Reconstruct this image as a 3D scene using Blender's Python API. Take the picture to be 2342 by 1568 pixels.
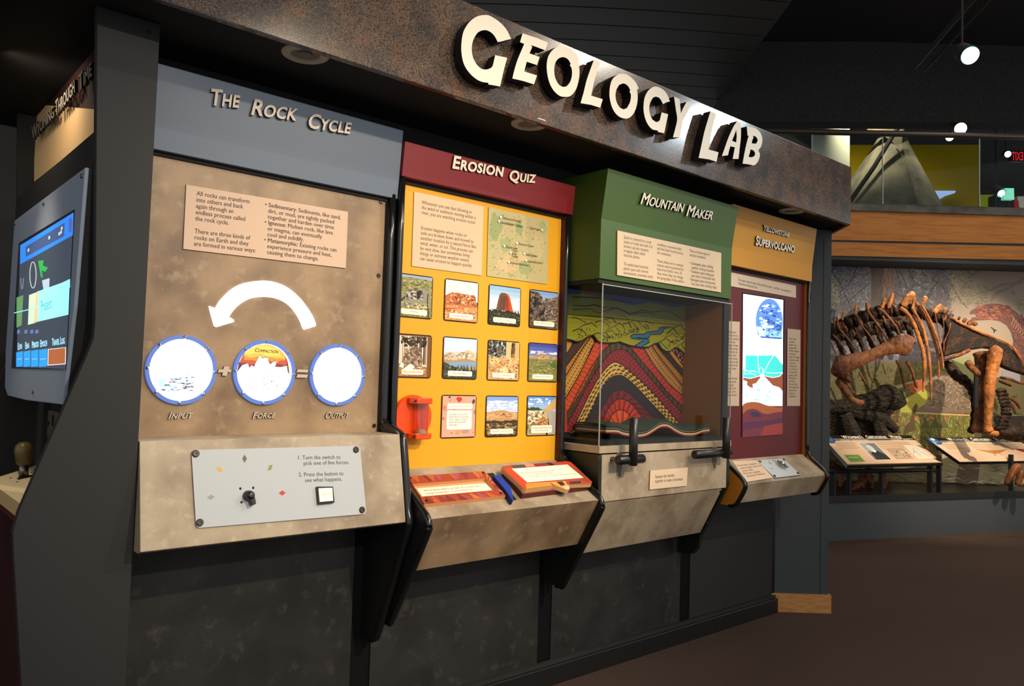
import bpy, bmesh, math, random
from mathutils import Vector, Matrix
from math import sin, cos, pi, radians
random.seed(7)
SC = bpy.context.scene
COL = SC.collection
for _o in list(bpy.data.objects):
    bpy.data.objects.remove(_o)

# ---------------------------------------------------------------- camera
W, H, F = 2342, 1568, 1790.0
YAW, PITCH, ROLL, CAMZ = radians(48.956), radians(2.734), radians(1.742), 1.55
_fw = Vector((cos(YAW) * cos(PITCH), sin(YAW) * cos(PITCH), sin(PITCH)))
_rt = Vector((sin(YAW), -cos(YAW), 0))
_up = _rt.cross(_fw)
_r2 = cos(ROLL) * _rt + sin(ROLL) * _up
_u2 = -sin(ROLL) * _rt + cos(ROLL) * _up
CAM = Vector((0, 0, CAMZ))
cd = bpy.data.cameras.new('camera')
cd.sensor_fit = 'HORIZONTAL'; cd.sensor_width = 36.0; cd.lens = F / W * 36.0
cd.clip_start = 0.05; cd.clip_end = 200
co = bpy.data.objects.new('camera', cd); COL.objects.link(co)
co.matrix_world = Matrix(((_r2.x, _u2.x, -_fw.x, 0), (_r2.y, _u2.y, -_fw.y, 0), (_r2.z, _u2.z, -_fw.z, CAMZ), (0, 0, 0, 1)))
SC.camera = co

# ---------------------------------------------------------------- world, lights, exposure
SC.view_settings.view_transform = 'Standard'
SC.view_settings.look = 'None'
SC.view_settings.gamma = 1.0
SC.view_settings.use_curve_mapping = False
SC.view_settings.exposure = 0.42
wd = bpy.data.worlds.new('hall_gloom'); SC.world = wd; wd.use_nodes = True
_bg = wd.node_tree.nodes['Background']
_bg.inputs[0].default_value = (1.0, 0.98, 0.96, 1); _bg.inputs[1].default_value = 0.62

def spot(name, loc, target, power, col, size, blend=0.35, rad=0.06):
    l = bpy.data.lights.new(name, 'SPOT'); l.energy = power; l.color = col
    l.spot_size = radians(size); l.spot_blend = blend; l.shadow_soft_size = rad
    o = bpy.data.objects.new(name, l); COL.objects.link(o); o.location = loc
    o.rotation_euler = (Vector(target) - Vector(loc)).to_track_quat('-Z', 'Y').to_euler()
    return o
WARM = (1.0, 0.80, 0.58); NEUT = (1.0, 0.90, 0.78); COOL = (0.80, 0.92, 1.0)
# track spots of the hall, in front of the island and above the viewer
spot('spot_rock', (0.9, -3.5, 3.85), (1.35, 2.85, 1.7), 420, NEUT, 30, 0.8)
spot('spot_erosion', (2.7, -1.6, 4.1), (2.1, 2.85, 1.45), 580, WARM, 42, 0.8)
spot('spot_mountain', (3.9, -2.4, 5.3), (3.35, 2.6, 1.5), 320, NEUT, 26, 0.7)
spot('spot_volcano', (4.5, -2.4, 5.3), (4.55, 2.65, 1.7), 290, WARM, 20, 0.7)
spot('spot_sign_raking', (7.05, 0.0, 4.42), (4.0, 2.47, 2.95), 150, COOL, 40, 0.8, 0.04)
spot('spot_sign_front', (8.0, -2.4, 6.45), (2.6, 2.47, 2.9), 640, NEUT, 34, 0.9)
# gallery spots in front of the dinosaur mount, and added, unseen spots to brighten the upper floor
def at(dep, lat, z): return (cos(YAW) * dep + sin(YAW) * lat, sin(YAW) * dep - cos(YAW) * lat, z)
spot('spot_dinosaur_front', at(6.5, 5.6, 3.1), at(9.3, 4.9, 1.4), 400, WARM, 66, 0.8, 0.03)
spot('spot_dinosaur_right', at(8.85, 6.3, 3.0), at(9.2, 5.0, 0.9), 52, WARM, 110, 0.7)
spot('spot_dinosaur_left', at(8.85, 4.7, 3.0), at(9.2, 4.3, 0.9), 40, WARM, 110, 0.7)
spot('spot_upper_tent', at(11.6, 5.2, 6.3), at(14.4, 6.4, 3.9), 260, WARM, 80, 0.9)
spot('spot_upper_board', at(11.55, 5.5, 6.2), at(12.2, 5.2, 4.6), 12, NEUT, 60, 0.9)
spot('spot_upper_right', at(12.2, 8.6, 6.0), at(13.8, 8.8, 4.4), 60, NEUT, 60, 0.8)
def area(name, loc, sx, sy, power, col):
    l = bpy.data.lights.new(name, 'AREA'); l.shape = 'RECTANGLE'; l.size = sx; l.size_y = sy; l.energy = power; l.color = col
    o = bpy.data.objects.new(name, l); COL.objects.link(o); o.location = loc
area('fill_aisle', (3.5, -1.0, 6.4), 5, 3, 85, NEUT)  # added area fill to brighten the floor, not a fixture of the hall
area('fill_gallery', (8.0, 0.6, 6.4), 4, 3, 90, NEUT)  # second added fill, over the gallery side of the floor
spot('spot_display_box', (0.5, -2.4, 3.9), (3.9, 2.8, 1.55), 420, WARM, 15, 0.8)
spot('spot_timeline_shelf', (0.20, 3.3, 2.6), (0.6, 3.3, 1.1), 26, WARM, 60, 0.8)
# strip of the left-end kiosk under its header
spot('spot_timeline', (0.42, 3.35, 2.66), (0.66, 3.45, 2.45), 6, WARM, 150, 0.9)

# ---------------------------------------------------------------- pixel rays of the solved camera -> points on real planes
def ray(x, y): return _fw + (x - W / 2) / F * _r2 - (y - H / 2) / F * _u2
def PX(x, y, X): d = ray(x, y); return CAM + d * (X / d.x)
def PY(x, y, Y): d = ray(x, y); return CAM + d * (Y / d.y)
def PZ(x, y, Z): d = ray(x, y); return CAM + d * ((Z - CAMZ) / d.z)
FWH = Vector((cos(YAW), sin(YAW), 0)); RTH = _rt.copy()
def PG(x, y, dep): d = ray(x, y); return CAM + d * (dep / d.dot(FWH))
def PP(x, y, O, N): d = ray(x, y); return CAM + d * ((O - CAM).dot(N) / d.dot(N))
def onY(Y): return lambda x, y: PY(x, y, Y)
def onX(X): return lambda x, y: PX(x, y, X)
def onG(dep): return lambda x, y: PG(x, y, dep)
def onP(O, N): return lambda x, y: PP(x, y, O, N)
def V(*a): return Vector(a)

# ---------------------------------------------------------------- colours and materials
def lin(h):
    if not isinstance(h, str): return tuple(h)[:3]
    h = h.lstrip('#'); o = []
    for i in (0, 2, 4):
        c = int(h[i:i + 2], 16) / 255
        o.append(c / 12.92 if c <= 0.04045 else ((c + 0.055) / 1.055) ** 2.4)
    return tuple(o)
MATS = {}
def mat(name, base='attr', rough=0.5, metal=0.0, spec=0.4, layers=(), bump=None, emit=0.0, emitcol=None, coat=0.0, alpha=None):
    """base 'attr' = printed colour stored on the faces; layers = (scale, colour, low, high, detail, stretch) noise blends."""
    m = bpy.data.materials.new(name); m.use_nodes = True; nt = m.node_tree; N = nt.nodes; L = nt.links
    b = N['Principled BSDF']
    b.inputs['Roughness'].default_value = rough; b.inputs['Metallic'].default_value = metal
    b.inputs['Specular IOR Level'].default_value = spec; b.inputs['Coat Weight'].default_value = coat
    tc = N.new('ShaderNodeTexCoord')
    if base == 'attr':
        a = N.new('ShaderNodeAttribute'); a.attribute_name = 'Col'; cur = a.outputs['Color']
    else:
        a = N.new('ShaderNodeRGB'); a.outputs[0].default_value = (*lin(base), 1); cur = a.outputs[0]
    for ly in layers:
        sc, c2, lo, hi = ly[:4]; det = ly[4] if len(ly) > 4 else 4; st = ly[5] if len(ly) > 5 else None
        n = N.new('ShaderNodeTexNoise'); n.inputs['Scale'].default_value = sc; n.inputs['Detail'].default_value = det
        if st:
            mp = N.new('ShaderNodeMapping'); mp.inputs['Scale'].default_value = st; L.new(tc.outputs['Object'], mp.inputs[0]); L.new(mp.outputs[0], n.inputs['Vector'])
        else: L.new(tc.outputs['Object'], n.inputs['Vector'])
        r = N.new('ShaderNodeMapRange'); r.inputs[1].default_value = lo; r.inputs[2].default_value = hi; L.new(n.outputs[0], r.inputs[0])
        mx = N.new('ShaderNodeMix'); mx.data_type = 'RGBA'; L.new(r.outputs[0], mx.inputs[0]); L.new(cur, mx.inputs[6])
        mx.inputs[7].default_value = (*lin(c2), 1); cur = mx.outputs[2]
    L.new(cur, b.inputs['Base Color'])
    if bump:
        n = N.new('ShaderNodeTexNoise'); n.inputs['Scale'].default_value = bump[0]; n.inputs['Detail'].default_value = 5; L.new(tc.outputs['Object'], n.inputs['Vector'])
        bp = N.new('ShaderNodeBump'); bp.inputs['Strength'].default_value = bump[1]; bp.inputs['Distance'].default_value = bump[2] if len(bump) > 2 else 0.01
        L.new(n.outputs[0], bp.inputs['Height']); L.new(bp.outputs[0], b.inputs['Normal'])
    if emit:
        L.new(cur, b.inputs['Emission Color']); b.inputs['Emission Strength'].default_value = emit
        if emitcol: 
            b.inputs['Emission Color'].default_value = (*lin(emitcol), 1)
            for lk in list(b.inputs['Emission Color'].links): L.remove(lk)
    MATS[name] = m; return m
def glassmat(name, tint='#e8f0ee', kk=0.3, kb=0.018, rough=0.03):
    m = bpy.data.materials.new(name); m.use_nodes = True; nt = m.node_tree; nt.nodes.clear()
    o = nt.nodes.new('ShaderNodeOutputMaterial'); t = nt.nodes.new('ShaderNodeBsdfTransparent'); g = nt.nodes.new('ShaderNodeBsdfGlossy')
    t.inputs[0].default_value = (*lin(tint), 1); g.inputs['Roughness'].default_value = rough
    lw = nt.nodes.new('ShaderNodeLayerWeight'); lw.inputs[0].default_value = 0.5
    pw = nt.nodes.new('ShaderNodeMath'); pw.operation = 'POWER'; pw.inputs[1].default_value = 4.0; nt.links.new(lw.outputs['Facing'], pw.inputs[0])
    f = nt.nodes.new('ShaderNodeMath'); f.operation = 'MULTIPLY_ADD'; f.inputs[1].default_value = kk; f.inputs[2].default_value = kb; nt.links.new(pw.outputs[0], f.inputs[0])
    mx = nt.nodes.new('ShaderNodeMixShader'); nt.links.new(f.outputs[0], mx.inputs[0]); nt.links.new(t.outputs[0], mx.inputs[1]); nt.links.new(g.outputs[0], mx.inputs[2])
    nt.links.new(mx.outputs[0], o.inputs[0]); MATS[name] = m; return m
mat('print', rough=0.55, spec=0.25)
mat('paint', rough=0.42, spec=0.35, bump=(240, 0.05, 0.002))
mat('paint_matte', rough=0.75, spec=0.2, layers=((180, '#0c0c0c', 0.62, 1.3),))
mat('lit', rough=0.4, emit=1.0)
mat('lit_bright', rough=0.4, emit=2.6)
mat('lit_soft', rough=0.5, emit=0.45)
mat('stone_tan', '#a6977f', rough=0.42, spec=0.35, layers=((5, '#81705c', 0.42, 0.68, 6), (26, '#bcae98', 0.56, 0.90, 6), (150, '#6a5d4e', 0.58, 1.15, 3), (34, '#cbbfa9', 0.68, 0.95, 8, (1, 1, 2.2))))
mat('stone_brown', '#987f61', rough=0.45, spec=0.35, layers=((4, '#6f5a45', 0.42, 0.66, 6), (22, '#ad987c', 0.57, 0.94, 6), (150, '#54463a', 0.58, 1.15, 3), (38, '#c2b196', 0.68, 0.98, 8, (1, 1, 2.2))))
mat('stone_rust', '#5c4a3d', rough=0.17, spec=0.4, layers=((7, '#3a3534', 0.4, 0.65, 5), (10, '#7a4526', 0.58, 0.80, 5), (190, '#12100f', 0.44, 0.70, 2), (260, '#b8a48c', 0.63, 0.82, 2)), bump=(210, 0.05, 0.002))
mat('stone_charcoal', '#2a2a29', rough=0.5, spec=0.3, layers=((5, '#1d1d1d', 0.4, 0.7, 6), (18, '#3d3c39', 0.58, 0.80, 8), (160, '#161616', 0.55, 0.9, 2)))
mat('charcoal_plate', '#2b2b2b', rough=0.6, spec=0.25, layers=((420, '#232323', 0.4, 0.8, 2),), bump=(160, 0.06, 0.002))
mat('slate_post', '#44494c', rough=0.6, spec=0.25, layers=((150, '#383c3f', 0.45, 0.75, 3),))
mat('black', '#191919', rough=0.35, spec=0.45)
mat('black_matte', '#2b2b2b', rough=0.8, spec=0.1)
mat('trim_black', '#131314', rough=0.22, spec=0.55)
mat('chrome', '#c9c9c9', rough=0.18, metal=1.0)
mat('steel', '#77736c', rough=0.35, metal=1.0)
mat('screw', '#4a4742', rough=0.38, metal=0.9)
mat('wood_orange', '#b5732f', rough=0.5, spec=0.3, layers=((3, '#9a5d22', 0.4, 0.7, 5, (1, 1, 14)), (40, '#c58540', 0.55, 0.8, 3, (1, 1, 9))))
mat('wood_base', '#c18a4e', rough=0.5, layers=((6, '#a87338', 0.42, 0.7, 5, (2, 2, 14)),))
mat('carpet', '#56483f', rough=0.95, spec=0.05, layers=((330, '#352a27', 0.44, 0.64, 2), (420, '#7d6457', 0.60, 0.78, 2), (1.2, '#4c3e39', 0.4, 0.8, 2)), bump=(300, 0.4, 0.01))
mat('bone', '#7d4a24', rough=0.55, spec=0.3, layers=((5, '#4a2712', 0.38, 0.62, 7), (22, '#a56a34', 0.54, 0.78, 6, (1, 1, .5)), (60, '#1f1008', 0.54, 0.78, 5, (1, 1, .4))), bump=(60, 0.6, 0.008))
mat('bone_bright', '#a8682f', rough=0.55, spec=0.3, layers=((6, '#6b3a18', 0.42, 0.66, 7), (30, '#c98c4c', 0.55, 0.80, 6, (1, 1, .5)), (70, '#2a150a', 0.58, 0.80, 5, (1, 1, .4))), bump=(60, 0.6, 0.008))  # lighter copy of bone, for bones catching light from the right
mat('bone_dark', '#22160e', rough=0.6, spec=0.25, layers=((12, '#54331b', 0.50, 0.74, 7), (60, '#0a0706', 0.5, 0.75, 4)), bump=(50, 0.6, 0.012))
mat('bark', '#3a352d', rough=0.85, spec=0.1, layers=((14, '#1b1916', 0.42, 0.64, 7, (1, 1, 5)), (30, '#5a5346', 0.60, 0.8, 5)), bump=(30, 0.9, 0.03))
mat('canvas_cloth', '#757060', rough=0.9, spec=0.1, layers=((4, '#57554b', 0.4, 0.7, 5),), bump=(12, 0.3, 0.03))
mat('ceiling_dark', '#343435', rough=0.9, spec=0.1, layers=((60, '#202021', 0.4, 0.7, 3),))
mat('orange_plastic', '#e0480c', rough=0.28, spec=0.5)
mat('felt', rough=0.95, spec=0.05, layers=((220, '#1d201c', 0.55, 1.0),))
mat('ring_blue', '#4a66b0', rough=0.3, spec=0.5, emit=0.35, emitcol='#5f78bc')  # faint emission stands in for screen light leaking through the acrylic
mat('lit_warm', rough=0.4, emit=1.2)
mat('lit_strong', rough=0.4, emit=0.95)
mat('lit_screen', rough=0.3, emit=0.9)
mat('dark_green', '#171d12', rough=0.5)
mat('brown_wall', '#8a5a26', rough=0.8, spec=0.1, layers=((200, '#6e451a', 0.45, 0.75, 2),))
mat('gold_side', '#a86a1e', rough=0.5)
mat('olive_plastic', '#5a4e2a', rough=0.35)
mat('steel_trim', '#5c5850', rough=0.35, metal=0.7, layers=((5, '#3c3a36', 0.4, 0.7, 4),))
mat('rail_brown', '#3a332b', rough=0.3, spec=0.5)
mat('reflector', '#8fb8b4', rough=0.25, metal=0.8, emit=0.12)
mat('bulb_cool', '#dfe8ff', rough=0.4, emit=14)
mat('bulb_warm', '#ffcf80', rough=0.4, emit=30)
mat('maroon', '#4a1616', rough=0.5)
mat('ring_grey', '#a09a8c', rough=0.5)
mat('divider', '#0e0e0e', rough=0.8, spec=0.1)
glassmat('glass', '#e8f0ee', 0.3, 0.005); glassmat('acrylic', '#f2f4f2', 0.25, 0.008, 0.02); glassmat('tube_clear', '#e9d2c4', 0.6, 0.08, 0.08)
mat('pane_edge', '#9aa39b', rough=0.25, spec=0.6)
# ---------------------------------------------------------------- mesh builder
ROOT = {}
def root_of(o):
    while o.parent: o = o.parent
    return o
class MB:
    def __init__(s): s.v = []; s.f = []; s.c = []; s.m = []; s.cm = 0; s.lay = 0
    def face(s, pts, col=(.5, .5, .5)):
        i = len(s.v); s.v += [Vector(p) for p in pts]; s.f.append(tuple(range(i, i + len(pts)))); s.c.append(lin(col)); s.m.append(s.cm); return s
    def mesh(s, vs, fs, col):
        i = len(s.v); s.v += vs; c = lin(col)
        for f in fs: s.f.append(tuple(i + k for k in f)); s.c.append(c); s.m.append(s.cm)
        return s
    def prism(s, pts, vec, col=(.5, .5, .5), side=None):
        pts = [Vector(p) for p in pts]; vec = Vector(vec); n = len(pts)
        nr = Vector((0, 0, 0))
        for i in range(n): nr += pts[i].cross(pts[(i + 1) % n])
        if nr.dot(vec) > 0: pts = pts[::-1]
        i = len(s.v); s.v += pts + [p + vec for p in pts]; c = lin(col); sc = lin(side) if side else c
        s.f.append(tuple(range(i, i + n))); s.c.append(c); s.m.append(s.cm)
        s.f.append(tuple(range(i + 2 * n - 1, i + n - 1, -1))); s.c.append(c); s.m.append(s.cm)
        for k in range(n):
            a = i + k; b = i + (k + 1) % n; s.f.append((b, a, a + n, b + n)); s.c.append(sc); s.m.append(s.cm)
        return s
    def box(s, a, b, col=(.5, .5, .5)):
        x0, y0, z0 = a; x1, y1, z1 = b
        return s.prism([(x0, y0, z0), (x1, y0, z0), (x1, y1, z0), (x0, y1, z0)], (0, 0, z1 - z0), col)
    def tube(s, path, rad, col=(.5, .5, .5), n=8, caps=True, flat=1.0, ux=None):
        path = [Vector(p) for p in path]
        if not hasattr(rad, '__len__'): rad = [rad] * len(path)
        base = len(s.v); c = lin(col); ref = None
        for i, p in enumerate(path):
            t = (path[min(i + 1, len(path) - 1)] - path[max(i - 1, 0)]).normalized()
            if ref is None: ref = Vector((0, 0, 1)) if abs(t.z) < 0.9 else Vector((1, 0, 0))
            u = t.cross(ref).normalized(); w = u.cross(t).normalized(); ref = w if abs(t.dot(ref)) > 0.95 else ref
            if ux is not None: u = Vector(ux); w = u.cross(t).normalized()
            for k in range(n):
                a = 2 * pi * k / n; s.v.append(p + u * (rad[i] * cos(a) * flat) + w * (rad[i] * sin(a)))
        for i in range(len(path) - 1):
            for k in range(n):
                a = base + i * n + k; b = base + i * n + (k + 1) % n
                s.f.append((a, b, b + n, a + n)); s.c.append(c); s.m.append(s.cm)
        if caps:
            s.f.append(tuple(base + k for k in range(n - 1, -1, -1))); s.c.append(c); s.m.append(s.cm)
            e = base + (len(path) - 1) * n; s.f.append(tuple(e + k for k in range(n))); s.c.append(c); s.m.append(s.cm)
        return s
    def lathe(s, o, ax, prof, col=(.5, .5, .5), n=24, cols=None):
        """prof = (radius, distance along axis) pairs"""
        o = Vector(o); ax = Vector(ax).normalized(); u = ax.orthogonal().normalized(); w = ax.cross(u); base = len(s.v)
        for r, h in prof:
            for k in range(n):
                a = 2 * pi * k / n; s.v.append(o + ax * h + u * (r * cos(a)) + w * (r * sin(a)))
        for i in range(len(prof) - 1):
            c = lin(cols[i] if cols else col)
            for k in range(n):
                a = base + i * n + k; b = base + i * n + (k + 1) % n
                s.f.append((a, b, b + n, a + n)); s.c.append(c); s.m.append(s.cm)
        return s
    def ball(s, o, r, col=(.5, .5, .5), n=10, sc=(1, 1, 1)):
        pr = [(max(1e-4, r * sin(pi * i / (n // 2))), -r * cos(pi * i / (n // 2))) for i in range(n // 2 + 1)]
        k = len(s.v); s.lathe((0, 0, 0), (0, 0, 1), pr, col, n)
        for q in range(k, len(s.v)): p = s.v[q]; s.v[q] = Vector((p.x * sc[0], p.y * sc[1], p.z * sc[2])) + Vector(o)
        return s
    # ---- flat printed work: fn maps photo coordinates (or local units) to the plane, nrm points to the viewer
    def flat(s, fn, nrm, pts, col, lift=None):
        if lift is None: s.lay += 1
        e = (0.00025 + 0.00002 * s.lay) if lift is None else lift
        q = [fn(*p) + nrm * e for p in pts]
        n = Vector((0, 0, 0))
        for i in range(len(q)): n += q[i].cross(q[(i + 1) % len(q)])
        if n.dot(nrm) < 0: q = q[::-1]
        return s.face(q, col)
    def line(s, fn, nrm, pts, w, col, lift=None):
        """stroke of half width w (photo units) along pts; w may be a list"""
        L = []; R = []
        for i, p in enumerate(pts):
            a = pts[max(i - 1, 0)]; b = pts[min(i + 1, len(pts) - 1)]
            dx, dy = b[0] - a[0], b[1] - a[1]; l = math.hypot(dx, dy) or 1; ww = w[i] if hasattr(w, '__len__') else w
            L.append((p[0] - dy / l * ww, p[1] + dx / l * ww)); R.append((p[0] + dy / l * ww, p[1] - dx / l * ww))
        s.lay += 1; e = (0.00025 + 0.00002 * s.lay) if lift is None else lift
        for i in range(len(pts) - 1): s.flat(fn, nrm, [L[i], L[i + 1], R[i + 1], R[i]], col, e)
        return s
    def build(s, name, m, parent=None, smooth=False, bevel=0, loc=None):
        """links everything collected as ONE mesh object; loc = own origin, else the thing's base"""
        me = bpy.data.meshes.new(name)
        org = Vector(loc) if loc is not None else (ROOT.get(root_of(parent).name, Vector((0, 0, 0))) if parent else Vector((0, 0, 0)))
        me.from_pydata([tuple(v - org) for v in s.v], [], s.f)
        at = me.color_attributes.new('Col', 'FLOAT_COLOR', 'CORNER'); buf = []
        for f, c in zip(s.f, s.c): buf += [c[0], c[1], c[2], 1.0] * len(f)
        at.data.foreach_set('color', buf)
        for q in (m if isinstance(m, (list, tuple)) else [m]): me.materials.append(MATS[q])
        if isinstance(m, (list, tuple)): me.polygons.foreach_set('material_index', s.m)
        if smooth: me.polygons.foreach_set('use_smooth', [True] * len(me.polygons))
        me.update()
        o = bpy.data.objects.new(name, me); COL.objects.link(o)
        if parent:
            o.parent = parent
            if loc is not None: o.location = org - ROOT[root_of(parent).name]
        elif loc is not None: o.location = org
        if bevel:
            b = o.modifiers.new('edge', 'BEVEL'); b.width = bevel; b.segments = 2; b.limit_method = 'ANGLE'; b.angle_limit = radians(40)
        return o
def thing(name, label, cat, loc=(0, 0, 0), group=None):
    o = bpy.data.objects.new(name, None); COL.objects.link(o); o.location = loc; o.empty_display_size = 0.1
    o['label'] = label; o['category'] = cat
    if group: o['group'] = group
    ROOT[o.name] = Vector(loc); return o
def tag(o, label, cat, group=None):
    o['label'] = label; o['category'] = cat
    if group: o['group'] = group
    ROOT[o.name] = o.location.copy(); return o
def struct(o): o['kind'] = 'structure'; return o
def lab(o, t): o['label'] = t; return o
def dup(o, parent, world):
    c = o.copy(); COL.objects.link(c); c.parent = parent; c.location = Vector(world) - ROOT[root_of(parent).name]; return c

# ---------------------------------------------------------------- lettering
_TC = {}
def tmesh(s, small=False, bold=0.0, ext=0.0, res=3):
    k = (s, small, bold, ext, res)
    if k in _TC: return _TC[k]
    cu = bpy.data.curves.new('lettering', 'FONT'); cu.size = 1.0; cu.offset = bold; cu.extrude = ext; cu.resolution_u = res
    if small:
        cu.small_caps_scale = 0.76; cu.body = s
        for ch, bf in zip(s, cu.body_format):
            if ch.islower(): bf.use_small_caps = True
    else: cu.body = s
    cu.space_character = 1.0 + (bold * 2 if small else 0)
    o = bpy.data.objects.new('lettering', cu); COL.objects.link(o)
    dg = bpy.context.evaluated_depsgraph_get()
    me = bpy.data.meshes.new_from_object(o.evaluated_get(dg))
    vs = [v.co.copy() for v in me.vertices]; fs = [tuple(p.vertices) for p in me.polygons]
    bpy.data.objects.remove(o); bpy.data.curves.remove(cu); bpy.data.meshes.remove(me)
    x0 = min((v.x for v in vs), default=0); x1 = max((v.x for v in vs), default=1); y0 = min((v.y for v in vs), default=0); y1 = max((v.y for v in vs), default=1)
    _TC[k] = (vs, fs, x0, x1, y0, y1); return _TC[k]
def text3(mb, fn, nrm, s, bl, br, tl, col, small=False, bold=0.0, depth=0.0, side=None, lift=None):
    """fits the bounding box of the words between three points of the plane (bottom-left, bottom-right, top-left)"""
    if bold and 'M' in s.upper():   # the built-in M breaks when its outline is thickened: set it twice, a hair apart
        if lift is None: mb.lay += 2; lift = .00025 + .00002 * mb.lay
        w = bold * .5 * math.dist(bl, tl); L = math.dist(bl, br); ex, ey = (br[0] - bl[0]) / L * w, (br[1] - bl[1]) / L * w
        for sg_, dl in ((-1, 0), (1, .00004)): text3(mb, fn, nrm, s, (bl[0] + sg_ * ex, bl[1] + sg_ * ey), (br[0] + sg_ * ex, br[1] + sg_ * ey), (tl[0] + sg_ * ex, tl[1] + sg_ * ey), col, small, 0.0, depth, side, lift + dl)
        return mb
    vs, fs, x0, x1, y0, y1 = tmesh(s, small, bold, 0.5 if depth else 0.0)
    if lift is None: mb.lay += 1; lift = .00025 + .00002 * mb.lay
    O = fn(*bl); U = fn(*br) - O; T = fn(*tl) - O; out = []
    for v in vs:
        a = (v.x - x0) / (x1 - x0); b = (v.y - y0) / (y1 - y0)
        out.append(O + U * a + T * b + nrm * (lift + (depth * (v.z + 0.5) if depth else 0)))
    if U.cross(T).dot(nrm) < 0: fs = [f[::-1] for f in fs]
    if depth and side:
        fr = [f for f in fs if all(abs(vs[k].z - 0.5) < 1e-4 for k in f)]; ss = set(fr)
        mb.mesh(out, fs, side)
        c = lin(col)
        for i, f in enumerate(fs):
            if f in ss or f[::-1] in ss: mb.c[len(mb.c) - len(fs) + i] = c
    else: mb.mesh(out, fs, col)
    return mb
def block(mb, fn, nrm, lines, tl, bl, br, col, bold=0.0, lift=None, cap=0.72, strong=()):
    if lift is None: mb.lay += 1; lift = .00025 + .00002 * mb.lay
    """lines of body copy: tl = top of the first line, bl = foot of the last line, br = where its widest line would end"""
    O = fn(*tl); B = fn(*bl); R = fn(*br); down = B - O; across = R - B
    ms = [tmesh(l.lstrip(), False, bold, 0, 2) if l.strip() else None for l in lines]
    wid = [(m[3] + 0.28 * (len(l) - len(l.lstrip()))) if m else 0 for m, l in zip(ms, lines)]
    k = max(wid); n = len(lines)
    pitch = 1.0 / (n - 1 + cap)
    for i, (l, m) in enumerate(zip(lines, ms)):
        if not m: continue
        ind = 0.28 * (len(l) - len(l.lstrip()))
        base = O + down * ((i + cap) * pitch)
        upv = -down * pitch / 0.98
        def put(mm, sh=0.0):
            out = [base + across * ((v.x + ind + sh) / k) + upv * v.y + nrm * (lift + sh * .002) for v in mm[0]]
            f2 = mm[1] if across.cross(upv).dot(nrm) > 0 else [f[::-1] for f in mm[1]]
            mb.mesh(out, f2, col)
        put(m); put(m, .012)
        for w in strong:
            if l.strip().startswith(w): put(tmesh(w, False, 0.0, 0, 2), .03); put(tmesh(w, False, 0.0, 0, 2), .015)
    return mb
def outline(contours, ext):
    """filled 2D shape with holes, extruded, as (verts, faces) centred on z; uses a curve for the filling only"""
    cu = bpy.data.curves.new('shape', 'CURVE'); cu.dimensions = '2D'; cu.fill_mode = 'BOTH'; cu.extrude = ext / 2
    for c in contours:
        sp = cu.splines.new('POLY'); sp.points.add(len(c) - 1); sp.use_cyclic_u = True
        for p, q in zip(sp.points, c): p.co = (q[0], q[1], 0, 1)
    o = bpy.data.objects.new('shape', cu); COL.objects.link(o)
    me = bpy.data.meshes.new_from_object(o.evaluated_get(bpy.context.evaluated_depsgraph_get()))
    r = ([v.co.copy() for v in me.vertices], [tuple(p.vertices) for p in me.polygons])
    bpy.data.objects.remove(o); bpy.data.curves.remove(cu); bpy.data.meshes.remove(me); return r
def spline(pts, n=6):
    """Catmull-Rom through the points"""
    out = []; P = [pts[0]] + list(pts) + [pts[-1]]
    for i in range(1, len(P) - 2):
        p0, p1, p2, p3 = P[i - 1:i + 3]
        for j in range(n):
            t = j / n
            out.append(tuple(0.5 * (2 * p1[k] + (p2[k] - p0[k]) * t + (2 * p0[k] - 5 * p1[k] + 4 * p2[k] - p3[k]) * t * t + (3 * p1[k] - p0[k] - 3 * p2[k] + p3[k]) * t ** 3) for k in range(len(p1))))
    out.append(tuple(pts[-1])); return out
def along(pts, n):
    """n+1 points evenly spaced along a polyline"""
    d = [0]
    for a, b in zip(pts, pts[1:]): d.append(d[-1] + math.dist(a, b))
    out = []; j = 0
    for i in range(n + 1):
        t = d[-1] * i / n
        while j < len(pts) - 2 and d[j + 1] < t: j += 1
        f = (t - d[j]) / ((d[j + 1] - d[j]) or 1); out.append(tuple(pts[j][k] + (pts[j + 1][k] - pts[j][k]) * f for k in range(len(pts[0]))))
    return out
def screw_mesh(name, r, ax, loc, parent, m='screw'):
    b = MB(); b.lathe(loc, ax, [(r, 0), (r, 0.0025), (r * 0.8, 0.0045), (r * 0.42, 0.0045), (r * 0.38, 0.0022), (0.0001, 0.0022)], n=14)
    return b.build(name, m, parent, smooth=False, loc=loc)
NY = Vector((0, -1, 0)); NX = Vector((-1, 0, 0)); NZ = Vector((0, 0, 1)); NG = -FWH
# ---------------------------------------------------------------- the hall
b = MB(); b.box((-6, -6, -0.05), (22, 14, 0)); struct(b.build('floor', 'carpet'))
b = MB(); b.box((-6, -6, 6.6), (22, 18, 6.7)); struct(b.build('ceiling', 'ceiling_dark'))
b = MB(); b.box((-6, 6.4, 0), (3.6, 6.5, 6.6)); struct(b.build('wall_left', 'charcoal_plate'))
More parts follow.
